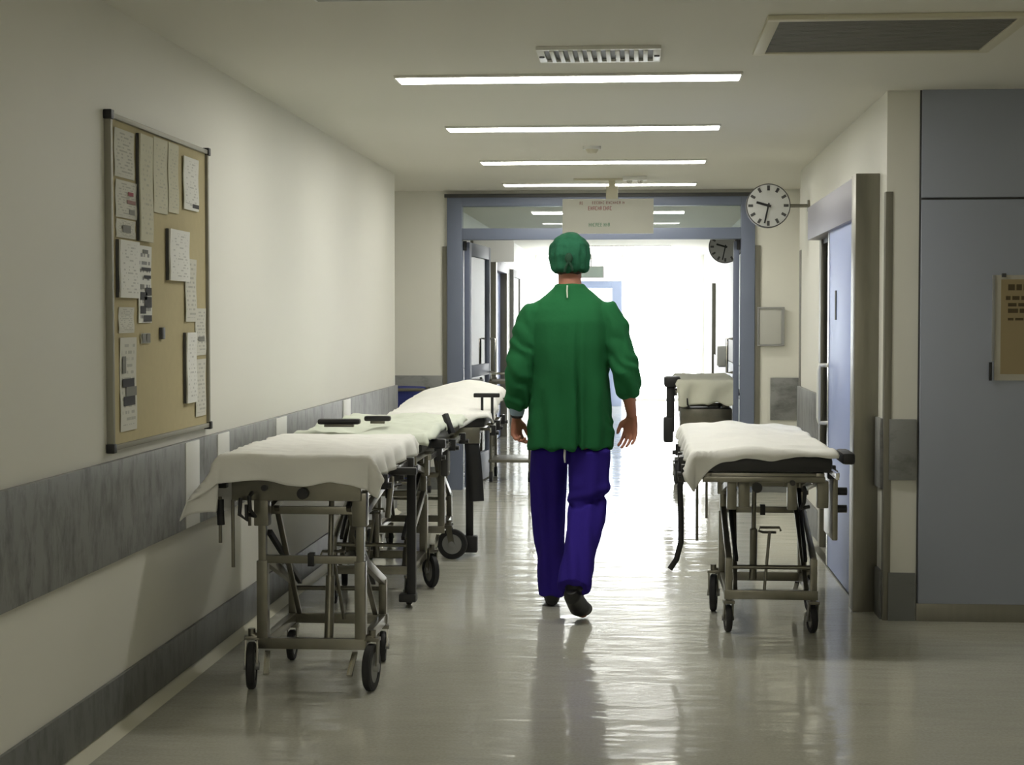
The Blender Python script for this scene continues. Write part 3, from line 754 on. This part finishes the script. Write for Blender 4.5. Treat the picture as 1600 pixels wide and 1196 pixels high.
    # more of the undercarriage: hanging legs below the frame, tie rod, lower rails
    for s in (-1, 1):
        MB().box(xo + s * 0.13 - 0.02, xo + s * 0.13 + 0.02, pad1 - 0.16, pad1 - 0.12, zf - 0.11, zf + 0.02, 0.004).build('frame_leg', STEEL_D, t)
        MB().bar((s * (hw - 0.03), hb - 0.01, zb + 0.02), (s * (hw - 0.05), -hb + 0.02, zf - 0.06), 0.02, 0.014, 0.002).build('scissor_arm', STEEL_D, t)
        MB().cyl((s * hw, -hb + 0.05, zf - 0.02), (s * hw, hb + 0.05, zf - 0.02), 0.012).build('tie_rod', CHROME, t)
    MB().cyl((-hw, hb, 0.30), (hw, hb, 0.30), 0.010).build('tie_rod', STEEL_D, t)
    MB().cyl((0.05, -hb + 0.08, zb), (0.05, -hb + 0.12, 0.42), 0.018).cyl((0.05, -hb + 0.11, 0.38), (0.05, -hb + 0.16, zf), 0.011).build('hydraulic_jack', STEEL_D, t)
    MB().box(-hw + 0.02, hw - 0.02, -hb + 0.03, -hb + 0.05, zf - 0.09, zf - 0.06, 0.003).build('lift_crossbar', STEEL_D, t)
    # gear box below the top
    MB().box(xo - 0.13, xo + 0.13, -0.14, 0.16, zf - 0.05, zf + 0.02, 0.008).build('tilt_mechanism', STEEL_D, t)
    MB().cyl((xo - 0.2, -0.05, zf - 0.03), (xo + 0.2, -0.05, zf - 0.03), 0.016).build('pivot_shaft', STEEL_D, t)
    # pad
    MB().box(xo - w2, xo + w2, pad0, pad1, zf + 0.062, zt - 0.006, 0.022).build('mattress_pad', PAD, t)
    return t, zf


def rod(parent, x, y, z0, z1, r=0.008, m=None, name='hanging_rod'):
    return MB().cyl((x, y, z0), (x, y, z1), r).build(name, m or STEEL_D, parent)


def sheet(name, label, loc, rz, m, w, y0, y1, zt, ext, lift=None, xo=0.0, seed=1, nx=70, ny=110, group=None, wr=0.006, far_hem=None, near_hem=None):
    """cloth lying on a pad of width w from y0 to y1 and hanging over by ext=(left,right,near,far)"""
    L, R, N, Fa = ext; mb = MB(); V = []
    for i in range(nx + 1):
        row = []
        for j in range(ny + 1):
            u, q = i / nx, j / ny
            # irregular hems
            n1 = 1 + 0.28 * noise.noise((q * 4 + seed, 3.1, seed)); n2 = 1 + 0.28 * noise.noise((q * 4 + seed, 9.1, seed))
            n3 = 1 + 0.30 * noise.noise((u * 4 + seed, 5.1, seed)); n4 = 1 + 0.30 * noise.noise((u * 4 + seed, 7.1, seed))
            Fa_, N_ = (far_hem(u) if far_hem else Fa), (near_hem(u) if near_hem else N)
            a = -w / 2 - L * n1 + (w + L * n1 + R * n2) * u
            b = y0 - N_ * n3 + (y1 - y0 + N_ * n3 + Fa_ * n4) * q
            cx = max(-w / 2, min(w / 2, a)); cy = max(y0, min(y1, b)); dx, dy = a - cx, b - cy
            h = math.hypot(dx, dy)
            z = zt + wr * noise.noise((a * 5 + seed, b * 5, 0.3)) + wr * 0.6 * noise.noise((a * 16, b * 16 + seed, 1.3))
            if lift: z += lift(cx, cy)
            x, y = cx, cy
            if h > 1e-6:
                ex, ey = dx / h, dy / h
                out = 0.016 * (1 - math.exp(-h / 0.012)) + 0.10 * h + 0.55 * min(abs(dx), abs(dy))
                k = b * 22 if abs(dx) > abs(dy) else a * 22
                out += 0.020 * math.sin(k + 3 * noise.noise((a * 2, b * 2, seed))) * min(1, h / 0.12)
                out = max(out, 0.006)
                x += ex * out; y += ey * out; z -= math.sqrt(max(0, h * h - (0.3 * out) ** 2)) * (1 - 0.25 * min(1, 2.5 * min(abs(dx), abs(dy)) / max(h, 1e-6) * 0.4))
            row.append(mb.bm.verts.new((xo + x, y, z)))
        V.append(row)
    for i in range(nx):
        for j in range(ny): mb.bm.faces.new((V[i][j], V[i + 1][j], V[i + 1][j + 1], V[i][j + 1]))
    o = mb.build(name, m, None, 3.0); o.location = loc; o.rotation_euler = (0, 0, rz)
    sm = o.modifiers.new('thick', 'SOLIDIFY'); sm.thickness = 0.005; sm.offset = 1
    return tag(o, label, 'sheet', group or 'sheets on the trolleys')


def strap(parent, pts, w, th, m, name):
    mb = MB(); mb.tube(pts, [(w / 2, th / 2)] * len(pts), 10); return mb.build(name, m, parent)


# --- trolley 1: by the left wall, under the pin board
L1 = (-1.255, 6.56, 0)
t1, zf = trolley('steel stretcher trolley under the pin board, with thin rods hanging at its wall side', L1, 0, 0.90, 0.56, -0.33, 0.78, -0.05, (0.15, -0.1, 0.0, 0.1))
for x, y, a, b in ((-0.30, -0.30, 0.47, 0.73), (-0.375, -0.20, 0.55, 0.73), (-0.33, 0.1, 0.58, 0.76)):
    rod(t1, x, y, a, b, 0.007)
strap(t1, [(-0.375, -0.2, 0.72), (-0.375, -0.2, 0.68), (-0.372, -0.2, 0.62)], 0.03, 0.02, BLACK, 'rod_clamp')
hr = MB().tube([(-0.26, -0.34, 0.74), (-0.26, -0.36, 0.68), (-0.23, -0.37, 0.66), (-0.23, -0.37, 0.72)], 0.008, 8); hr.build('crank_handle', BLACK, t1)
# black handle bar at the right side
MB().box(0.19, 0.36, 0.06, 0.095, 0.795, 0.825, 0.006).build('arm_bracket', BLACK, t1)
MB().bar((0.26, 0.08, 0.79), (0.24, 0.08, 0.62), 0.022, 0.02, 0.002).build('bracket_post', STEEL_D, t1)
sheet('draped_sheet', 'cream white sheet covering the trolley under the pin board', L1, 0, SHEET, 0.575, -0.345, 0.80, 0.905, (0.22, 0.085, 0.105, 0.04), xo=-0.05, seed=2, near_hem=lambda u: 0.10 + 0.05 * max(0, (u - 0.75) / 0.25) + 0.07 * max(0, (0.25 - u) / 0.25))

# --- trolley 2: behind the first
L2 = (-1.33, 8.45, 0)
t2, zf = trolley('steel stretcher trolley with a black upright post, standing between two others by the wall', L2, PI, 0.865, 0.58, -0.95, 0.68, -0.02, (0.5, 0.2, 0.3, 0.1))
# black upright with foot (local axes are turned half round)
MB().box(-0.232, -0.188, 0.32, 0.36, 0.05, 0.84, 0.008).build('upright_post', BLACK, t2)
MB().box(-0.235, -0.15, 0.30, 0.38, 0.03, 0.07, 0.008).build('post_foot', BLACK, t2)
MB().box(-0.38, -0.16, 0.31, 0.37, 0.79, 0.835, 0.008).build('arm_bracket', BLACK, t2)
MB().bar((-0.36, -0.11, 0.83), (-0.32, -0.14, 0.93), 0.03, 0.025, 0.005).build('grab_handle', BLACK, t2)
MB().box(-0.33, -0.29, -0.30, -0.18, 0.60, 0.79, 0.01).build('control_box', DARKGREY, t2)
sheet('draped_sheet', 'pale greenish sheet on the trolley with the black upright post', L2, PI, SHEET_G, 0.60, -0.97, 0.70, 0.872, (0.03, 0.10, 0.03, 0.05), lift=lambda x, y: 0.03 * math.exp(-((y - 0.1) / 0.25) ** 2) + 0.03 * noise.noise((x * 5, y * 5, 8)) * (1 if y < 0 or y > 0.3 else 0.3), xo=-0.02, seed=5, wr=0.014)
for (px, py, w, l, lab) in ((530, 664, 0.20, 0.06, 'long black padded arm rest lying on the pale greenish sheet'), (590, 659, 0.13, 0.045, 'short black padded arm rest lying on the pale greenish sheet')):
    q = at(px, py, Z=0.925)
    ar = thing('arm_rest', lab, 'arm rest', (q.x, q.y, 0.915), 0.05)
    MB().box(-w / 2, w / 2, -l / 2, l / 2, 0.012, 0.038, 0.011).build('pad', PAD, ar)
    MB().box(-w / 2 + 0.03, w / 2 - 0.03, -l / 4, l / 4, 0.0, 0.014, 0.002).build('mounting_plate', STEEL_D, ar)

# --- trolley 3: farthest by the left wall, heaped sheet
L3 = (-1.37, 10.05, 0)
RZ3 = 0.03
t3, zf = trolley('steel stretcher trolley with raised head end and black strap, farthest along the left wall', L3, RZ3, 0.87, 0.54, -0.45, 1.15, 0.19, (0.2, 1.45, 0.3, 0.1))
strap(t3, [(0.34, -0.38, 0.83), (0.375, -0.42, 0.74), (0.395, -0.43, 0.60), (0.405, -0.42, 0.46), (0.41, -0.42, 0.36)], 0.085, 0.016, BLACK, 'strap')
for x in (0.43, 0.49):
    MB().box(x - 0.008, x + 0.008, -0.25, -0.234, 0.80, 0.965, 0.003).build('handle_post', BLACK, t3)
MB().box(0.38, 0.535, -0.262, -0.222, 0.96, 0.985, 0.006).build('arm_support', BLACK, t3)
MB().bar((0.345, -0.10, 0.10), (0.345, -0.10, 0.76), 0.045, 0.03, 0.006).build('pedal_post', BLACK, t3)
MB().box(0.19, 0.29, -0.36, -0.27, 0.02, 0.12, 0.012, Matrix.Translation((0.105, 0.2, 0))).build('pedal', BLACK, t3)


def heap(x, y):
    s = max(0, min(1, (y + 0.40) / 1.0)); s = s * s * (3 - 2 * s)
    return 0.125 * s * (1 - 0.6 * ((x - 0.06) / 0.30) ** 2) + 0.016 * noise.noise((x * 6, y * 6, 3))


sheet('draped_sheet', 'white sheet heaped over the raised end of the farthest left trolley', L3, RZ3, SHEET, 0.56, -0.46, 1.16, 0.875, (0.14, 0.06, 0.07, 0.05), lift=heap, xo=0.19, seed=9, near_hem=lambda u: 0.03 + 0.09 * max(0, 1 - abs(u - 0.6) / 0.25))
# raised backrest below the heap
bk = MB()
bk.rings([(0.19, 0.55, 0.85, 0.22, 0.50), (0.19, 0.6, 0.89, 0.17, 0.40), (0.22, 0.70, 0.93, 0.10, 0.30)], 28); bk.build('raised_backrest', PAD, t3)

# --- trolley 4: by the sliding door on the right
R1 = (0.595, 7.84, 0)
t4, zf = trolley('steel stretcher trolley with a curved black strap, beside the sliding door', R1, PI, 0.845, 0.58, -1.12, 0.70, 0.065, (0.1, -0.1, 0.15, 0.1), True)
# local axes are turned half round: -x is the right-hand side
strap(t4, [(0.385, 0.20, 0.735), (0.41, 0.20, 0.66), (0.405, 0.20, 0.50), (0.405, 0.20, 0.40), (0.425, 0.20, 0.32), (0.455, 0.20, 0.275)], 0.026, 0.018, BLACK, 'strap')
MB().box(0.33, 0.42, 0.16, 0.26, 0.68, 0.80, 0.015).build('strap_clamp', BLACK, t4)
rod(t4, 0.33, 0.15, 0.40, 0.74, 0.007); rod(t4, 0.285, 0.10, 0.50, 0.74, 0.006)
MB().box(-0.30, -0.275, -0.1, 0.25, 0.42, 0.74, 0.006).build('side_panel', STEEL_D, t4)
for z in (0.64, 0.56): MB().cyl((-0.30, 0.20, z), (-0.345, 0.20, z), 0.018).build('side_knob', BLACK, t4)
MB().box(-0.325, -0.27, 0.40, 0.66, 0.80, 0.85, 0.014).build('arm_support', BLACK, t4)
for x in (-0.20, 0.14): MB().box(x - 0.025, x + 0.025, 0.50, 0.55, 0.60, 0.72, 0.006).build('leg_bracket', STEEL_D, t4)
sheet('draped_sheet', 'white sheet on the trolley beside the sliding door', R1, PI, SHEET, 0.595, -1.14, 0.71, 0.852, (0.015, 0.07, 0.03, 0.03), lift=lambda x, y: 0.018 * math.exp(-((x - 0.02) / 0.16) ** 2) + 0.012 * noise.noise((x * 7, y * 7, 4)), xo=0.065, seed=14, wr=0.010, far_hem=lambda u: 0.020 + 0.030 * max(0, math.sin(u * 4.2 - 0.9)) + 0.15 * math.exp(-((u - 0.93) / 0.11) ** 2))
# --- trolley 5: beyond the glazed doors
R2 = (0.55, 14.75, 0)
t5, zf = trolley('stretcher trolley with black arm rests beyond the glazed doors', R2, 0, 0.90, 0.46, -0.52, 1.2, 0.02, (0.1, 0, 0, 0))
MB().box(-0.34, -0.20, -0.40, -0.10, 0.84, 0.93, 0.02).build('arm_support', BLACK, t5)
MB().box(-0.32, -0.25, -0.34, -0.28, 0.45, 0.86, 0.012).build('arm_post', BLACK, t5)
MB().box(-0.345, -0.26, -0.36, -0.20, 0.36, 0.58, 0.02).build('leg_rest', BLACK, t5)
MB().box(-0.2, 0.24, -0.42, 0.5, 0.52, 0.66, 0.01).build('storage_tray', STEEL_D, t5)
sheet('draped_sheet', 'beige sheet hanging from the trolley beyond the glazed doors', R2, 0, SHEET_B, 0.475, -0.53, 1.22, 0.905, (0.03, 0.03, 0.20, 0.03), xo=0.02, seed=21)

# ------------------------------------------------------------------ carts
lc = thing('laundry_cart', 'dark navy laundry bag on a steel cart in the niche behind the trolleys', 'cart', (-1.92, 13.35, 0))
for x in (-0.2, 0.2):
    for y in (-0.17, 0.17):
        MB().cyl((x, y, 0.06), (x, y, 0.86), 0.011).build('frame_post', STEEL_D, lc)
        MB().cyl((x - 0.012, y, 0.03), (x + 0.012, y, 0.03), 0.03).build('wheel', RUBBER, lc)
mb = MB().tube([(-0.2, -0.17, 0.86), (0.2, -0.17, 0.86), (0.2, 0.17, 0.86), (-0.2, 0.17, 0.86), (-0.2, -0.17, 0.86)], 0.012, 8); mb.build('top_ring', STEEL_D, lc)
MB().rings([(0, 0, 0.14, 0.13, 0.10), (0, 0, 0.18, 0.165, 0.135), (0, 0, 0.5, 0.18, 0.15), (0, 0, 0.84, 0.185, 0.155), (0, 0, 0.875, 0.195, 0.16), (0, 0, 0.88, 0.17, 0.14), (0, 0, 0.85, 0.10, 0.08)], 20).build('laundry_bag', NAVY, lc)
MB().box(-0.2, 0.2, -0.17, 0.17, 0.10, 0.125, 0.004).build('bottom_tray', STEEL_D, lc)

ic = thing('instrument_cart', 'open steel instrument cart just beyond the glazed doors', 'cart', (-1.13, 14.75, 0))
for x in (-0.17, 0.17):
    for y in (-0.25, 0.25):
        MB().cyl((x, y, 0.09), (x, y, 0.90), 0.012).build('cart_post', STEEL, ic)
        MB().cyl((x - 0.013, y, 0.045), (x + 0.013, y, 0.045), 0.045).build('wheel', RUBBER, ic)
for z in (0.17, 0.86): MB().box(-0.19, 0.19, -0.27, 0.27, z, z + 0.025, 0.004).build('shelf', STEEL, ic)
MB().tube([(-0.17, -0.25, 0.90), (-0.17, -0.25, 0.95), (0.17, -0.25, 0.95), (0.17, -0.25, 0.90)], 0.010, 8).build('push_handle', CHROME, ic)

# ------------------------------------------------------------------ person
SKIN = mat('skin', srgb(176, 118, 96), 0.55, var=0.08, scale=20)
GREEN = mat('green_gown', srgb(36, 100, 60), 0.9, var=0.10, scale=5, bump=0.15, bscale=40, spec=0.15)
CAP = mat('green_cap', srgb(40, 92, 68), 0.9, var=0.35, scale=22, bump=0.4, bscale=50, spec=0.1)
PURPLE = mat('violet_trousers', srgb(52, 38, 132), 0.9, var=0.08, scale=5, bump=0.12, bscale=40, spec=0.1)
SHOE = mat('black_shoe', (0.008, 0.008, 0.008), 0.5, var=0.2)
HAIR = mat('dark_hair', (0.03, 0.018, 0.010), 0.8, var=0.3, scale=60)
pr = thing('person', 'person walking away in green gown, violet trousers, black shoes and green cap', 'person', (-0.337, 8.08, 0))


def hand(mb, w, d, palm_n, thumb, curl=0.5):
    """hand from wrist w along d; palm_n points out of the palm; thumb: the direction of the thumb side"""
    w, d, n = Vector(w), Vector(d).normalized(), Vector(palm_n).normalized()
    n = (n - d * n.dot(d)).normalized(); t = d.cross(n)
    if t.dot(Vector(thumb)) < 0: t = -t
    for o in (-0.030, -0.010, 0.010, 0.030):                         # palm as a soft slab
        a = w + t * o * 0.5; b = w + d * 0.090 + t * o
        mb.tube([a, a.lerp(b, 0.5), b], [0.014, 0.0155, 0.012], 10)
    for o, ln, cu in zip((-0.036, -0.012, 0.012, 0.036), (0.064, 0.078, 0.084, 0.074), (1.25, 1.1, 0.95, 0.8)):   # little .. index
        p0 = w + d * 0.082 + t * o * 0.9; ang = 0.10; pts = [p0]; dv = d.copy()
        for k, f in enumerate((0.46, 0.30, 0.24)):
            ang += curl * cu * (0.5 if k == 0 else 0.8)
            dv = (d * math.cos(ang) + n * math.sin(ang) + t * o * 3.0).normalized(); pts.append(pts[-1] + dv * ln * f * 1.1)
        pts.append(pts[-1] + dv * 0.004)
        mb.tube(pts, [0.0098, 0.0088, 0.0082, 0.0074, 0.004], 10)
    p0 = w + d * 0.022 + t * 0.020; p1 = p0 + (d * 0.65 + t * 0.75 + n * 0.3).normalized() * 0.040
    p2 = p1 + (d * 0.95 + t * 0.15 + n * 0.4).normalized() * 0.032; p3 = p2 + (d * 1.0 - t * 0.1 + n * 0.5).normalized() * 0.024
    mb.tube([p0, p1, p2, p3], [0.014, 0.012, 0.0102, 0.006], 10)


JL = dict(sh=(-0.190, 0.0, 1.445), el=(-0.246, -0.035, 1.18), wr=(-0.264, 0.035, 0.945))
JR = dict(sh=(0.195, 0.0, 1.445), el=(0.268, -0.05, 1.17), wr=(0.298, 0.03, 0.955))
LEGL = dict(hip=(-0.095, 0.0, 0.93), kn=(-0.110, 0.09, 0.52), an=(-0.095, 0.14, 0.10))
LEGR = dict(hip=(0.100, 0.0, 0.93), kn=(0.085, -0.04, 0.51), an=(0.035, -0.34, 0.19))
TOER = ((0.035, -0.36, 0.13), (0.05, -0.285, 0.075), (0.068, -0.215, 0.032), (0.080, -0.145, 0.028))
body = MB()
# head: skull, jaw, face, ears, neck
body.ball((-0.005, 0.035, 1.735), 0.092, 0.86, 1.08, 1.12, 24)
body.tube([(-0.005, 0.07, 1.70), (-0.005, 0.075, 1.66), (-0.005, 0.085, 1.615)], [(0.066, 0.066), (0.060, 0.058), (0.036, 0.034)], 18)
body.tube([(-0.005, 0.125, 1.735), (-0.005, 0.150, 1.70), (-0.005, 0.142, 1.682)], [0.012, 0.017, 0.010], 10)      # nose
for s in (-1, 1):
    body.ball((-0.005 + s * 0.082, 0.035, 1.700), 0.027, 0.35, 0.75, 1.15, 14)
    body.ball((-0.005 + s * 0.031, 0.113, 1.728), 0.015, 1.2, 0.7, 0.8, 12)     # eyelids
body.tube([(-0.035, 0.125, 1.648), (-0.005, 0.135, 1.650), (0.025, 0.125, 1.648)], [0.006, 0.010, 0.006], 8)     # lips
body.tube([(0, -0.005, 1.48), (-0.002, 0.005, 1.56), (-0.004, 0.018, 1.62), (-0.005, 0.025, 1.68)], [0.075, 0.058, 0.056, 0.060], 18)
# torso
body.rings([(0, 0, 0.84, 0.11, 0.09), (0, 0, 0.92, 0.155, 0.105), (0, 0, 1.02, 0.15, 0.10), (0, 0, 1.14, 0.14, 0.095), (0, 0, 1.30, 0.16, 0.105), (0, 0, 1.42, 0.165, 0.10), (0, 0, 1.49, 0.13, 0.08), (0, 0, 1.54, 0.06, 0.055)], 24)
for J in (JL, JR):
    sh, el, wr = Vector(J['sh']), Vector(J['el']), Vector(J['wr'])
    body.tube([sh + Vector((0.05 * (1 if sh.x < 0 else -1), 0, 0.01)), sh, sh.lerp(el, 0.5), el, el.lerp(wr, 0.35), el.lerp(wr, 0.8), wr], [0.04, 0.044, 0.042, 0.038, 0.038, 0.029, 0.024], 16)
hand(body, JL['wr'], (-0.02, 0.06, -1), (0.85, -0.5, 0), (0.5, 1, 0), 1.0)
hand(body, JR['wr'], (-0.08, 0.04, -1), (-0.55, -0.8, 0), (-1, 0.5, 0), 0.40)
for J in (LEGL, LEGR):
    h, k, a = Vector(J['hip']), Vector(J['kn']), Vector(J['an'])
    body.tube([h + Vector((0, 0, 0.03)), h.lerp(k, 0.3), h.lerp(k, 0.75), k, k.lerp(a, 0.3), k.lerp(a, 0.75), a], [0.085, 0.083, 0.062, 0.055, 0.055, 0.038, 0.035], 16)
body.tube([LEGL['an'], (-0.10, 0.18, 0.06), (-0.108, 0.27, 0.04), (-0.11, 0.33, 0.035)], [0.035, 0.036, 0.036, 0.025], 12)
body.tube([LEGR['an']] + list(TOER[1:]), [0.034, 0.034, 0.030, 0.018], 12)
remeshed(body, 0.0045, 2, 'body', SKIN, pr)
# eyes and brows
for s in (-1, 1):
    e = MB().ball((-0.005 + s * 0.031, 0.121, 1.727), 0.0085).build('eye', DARKGREY, pr)
    MB().tube([(-0.005 + s * 0.016, 0.131, 1.750), (-0.005 + s * 0.034, 0.128, 1.755), (-0.005 + s * 0.05, 0.115, 1.750)], 0.004, 6).build('eyebrow', HAIR, pr)
# hair below the cap at the nape
hm = MB(); hm.tube([(-0.005, 0.005, 1.665), (-0.005, -0.008, 1.648), (-0.005, -0.012, 1.636)], [(0.060, 0.054), (0.057, 0.045), (0.042, 0.030)], 18); hm.build('hair', HAIR, pr)

# gown: torso and sleeves as one skin
gm = MB()
gm.rings([(0, 0.008, 0.800, 0.204, 0.146), (0, 0.008, 0.86, 0.200, 0.142), (0.0, 0.0, 1.00, 0.188, 0.130), (0.0, -0.005, 1.15, 0.182, 0.130), (0, -0.008, 1.30, 0.188, 0.135), (0, -0.006, 1.41, 0.198, 0.128), (0, -0.002, 1.465, 0.185, 0.112), (0, 0.0, 1.510, 0.155, 0.090), (0, 0.004, 1.545, 0.110, 0.074), (-0.002, 0.008, 1.575, 0.074, 0.070), (-0.003, 0.010, 1.592, 0.068, 0.067)], 32)
for J, cuff, f in ((JL, 0.99, 0.80), (JR, 1.05, 0.55)):
    sh, el, wr = Vector(J['sh']), Vector(J['el']), Vector(J['wr']); s = 1 if sh.x > 0 else -1
    end = el.lerp(wr, f)
    gm.tube([sh + Vector((-0.08 * s, 0, 0.005)), sh + Vector((-0.02 * s, 0, 0.0)), sh.lerp(el, 0.25), sh.lerp(el, 0.6), el, el.lerp(end, 0.45), el.lerp(end, 0.8), end], [0.060, 0.068, 0.070, 0.066, 0.063, 0.064, 0.060, 0.042], 20)


def gown_folds(c, n):
    x, y, z = c
    k = max(0, min(1, (1.45 - z) / 0.45)) if abs(x) < 0.20 else 0.0
    d = k * 0.008 * math.sin(x * 62 + 1.5 * noise.noise((x * 4, y * 4, z * 2)) + (1.5 if y > 0 else 0))
    if y < 0:
        d -= 0.034 * k * math.exp(-((x - 0.042 - 0.004 * math.sin(z * 9)) / 0.009) ** 2); d += 0.010 * k * math.exp(-((x - 0.062) / 0.014) ** 2)
    q = max(0, min(1, (abs(x) - 0.15) / 0.06))
    d += q * 0.0045 * math.sin(z * 60 + x * 70 + y * 30 + 6 * noise.noise((x * 9, y * 9, z * 9)))
    return d + 0.005 + 0.006 * noise.noise((x * 14, y * 14, z * 7))


gown = remeshed(gm, 0.008, 3, 'gown', GREEN, pr, gown_folds)
MB().tube([(-0.012, -0.072, 1.585), (-0.013, -0.082, 1.560), (-0.010, -0.100, 1.525)], [0.004, 0.004, 0.003], 6).build('neck_tie', mat('pale_tie', (0.55, 0.62, 0.50), 0.8), gown)
# under-shirt cuff and watch at the left wrist
cf = Vector(JL['el']).lerp(Vector(JL['wr']), 0.80); cw = Vector(JL['wr'])
MB().tube([cf, cf.lerp(cw, 0.7)], [0.040, 0.034], 18).build('shirt_cuff', mat('pale_blue_cuff', srgb(150, 172, 190), 0.9), pr)
MB().tube([cf.lerp(cw, 0.74), cf.lerp(cw, 0.98)], [0.031, 0.030], 18).build('watch', BLACK, pr)

# trousers
tm = MB()
tm.rings([(0, 0.01, 0.80, 0.175, 0.115), (0, 0.01, 0.90, 0.188, 0.122), (0, 0.01, 1.00, 0.17, 0.115)], 28)
h, k, a = (Vector(LEGL[q]) for q in ('hip', 'kn', 'an'))
tm.tube([h, h.lerp(k, 0.35), h.lerp(k, 0.75), k, k.lerp(a, 0.5), k.lerp(a, 0.85), a + Vector((0, 0, -0.045))], [0.100, 0.098, 0.090, 0.086, 0.078, 0.070, 0.066], 22)
h, k, a = (Vector(LEGR[q]) for q in ('hip', 'kn', 'an'))
tm.tube([h, h.lerp(k, 0.35), h.lerp(k, 0.75), k + Vector((0, 0.01, 0)), k.lerp(a, 0.4), k.lerp(a, 0.8), a + (a - k).normalized() * 0.035], [0.100, 0.100, 0.094, 0.092, 0.086, 0.078, 0.074], 22)


def trouser_folds(c, n):
    x, y, z = c
    d = 0.006 * noise.noise((x * 14, y * 14, z * 8)) + 0.006 * math.sin(x * 80 + 3 * noise.noise((x * 5, y * 5, z * 3)))
    if z > 0.785: d -= 0.030 * min(1, (z - 0.785) / 0.025)
    if x > 0.0: d -= 0.016 * math.exp(-((z - 0.545 - 0.30 * (x - 0.1)) / 0.014) ** 2) * (1 if y < 0.05 else 0.2); d += 0.012 * math.exp(-((z - 0.585 - 0.30 * (x - 0.1)) / 0.025) ** 2)
    return d


trs = remeshed(tm, 0.008, 3, 'trousers', PURPLE, pr, trouser_folds)
MB().tube([(-0.02, -0.118, 0.81), (-0.022, -0.124, 0.765), (-0.02, -0.122, 0.735)], [0.005, 0.006, 0.004], 6).build('drawstring_tag', mat('pale_tag', (0.6, 0.6, 0.62), 0.8), trs)
# shoes
s1 = MB(); s1.tube([(-0.092, 0.085, 0.052), (-0.094, 0.11, 0.055), (-0.100, 0.19, 0.052), (-0.108, 0.28, 0.042), (-0.110, 0.345, 0.036), (-0.110, 0.375, 0.030)], [(0.028, 0.045), (0.041, 0.053), (0.042, 0.050), (0.049, 0.040), (0.044, 0.034), (0.020, 0.022)], 18)
s1.tube([(-0.095, 0.13, 0.07), (-0.095, 0.135, 0.12)], [0.046, 0.040], 16)
remeshed(s1, 0.006, 2, 'shoe', SHOE, pr)
s2 = MB(); s2.tube([(0.022, -0.385, 0.165), (0.026, -0.375, 0.14), (0.040, -0.315, 0.098), (0.056, -0.255, 0.058), (0.072, -0.19, 0.040), (0.080, -0.145, 0.032)], [(0.030, 0.042), (0.041, 0.052), (0.044, 0.050), (0.050, 0.042), (0.046, 0.034), (0.022, 0.022)], 18)
s2.tube([(0.034, -0.35, 0.16), (0.038, -0.335, 0.215)], [0.046, 0.040], 16)
remeshed(s2, 0.006, 2, 'shoe', SHOE, pr)


def cap_folds(c, n):
    x, y, z = c
    return 0.006 * noise.noise((x * 30, y * 30, z * 22)) + 0.004 * math.sin(math.atan2(y - 0.03, x) * 14) * max(0, min(1, (1.80 - z) / 0.1))


cm = MB(); cm.rings([(-0.005, 0.018, 1.650, 0.074, 0.080), (-0.005, 0.020, 1.662, 0.088, 0.100), (-0.005, 0.026, 1.69, 0.095, 0.112), (-0.005, 0.028, 1.735, 0.101, 0.118), (-0.005, 0.026, 1.785, 0.093, 0.108), (-0.005, 0.024, 1.818, 0.070, 0.082), (-0.005, 0.022, 1.838, 0.038, 0.045), (-0.005, 0.022, 1.843, 0.012, 0.014)], 32)
cp = remeshed(cm, 0.006, 3, 'surgical_cap', CAP, pr, cap_folds)
kn = MB().ball((-0.004, -0.098, 1.715), 0.020, 1.0, 0.6, 1.3).tube([(-0.004, -0.10, 1.70), (-0.018, -0.104, 1.672), (-0.024, -0.10, 1.650)], 0.006, 8).tube([(-0.004, -0.10, 1.70), (0.010, -0.104, 1.675), (0.014, -0.10, 1.655)], 0.006, 8)
kn.build('cap_knot', mat('dark_green_knot', srgb(24, 62, 42), 0.9), cp)
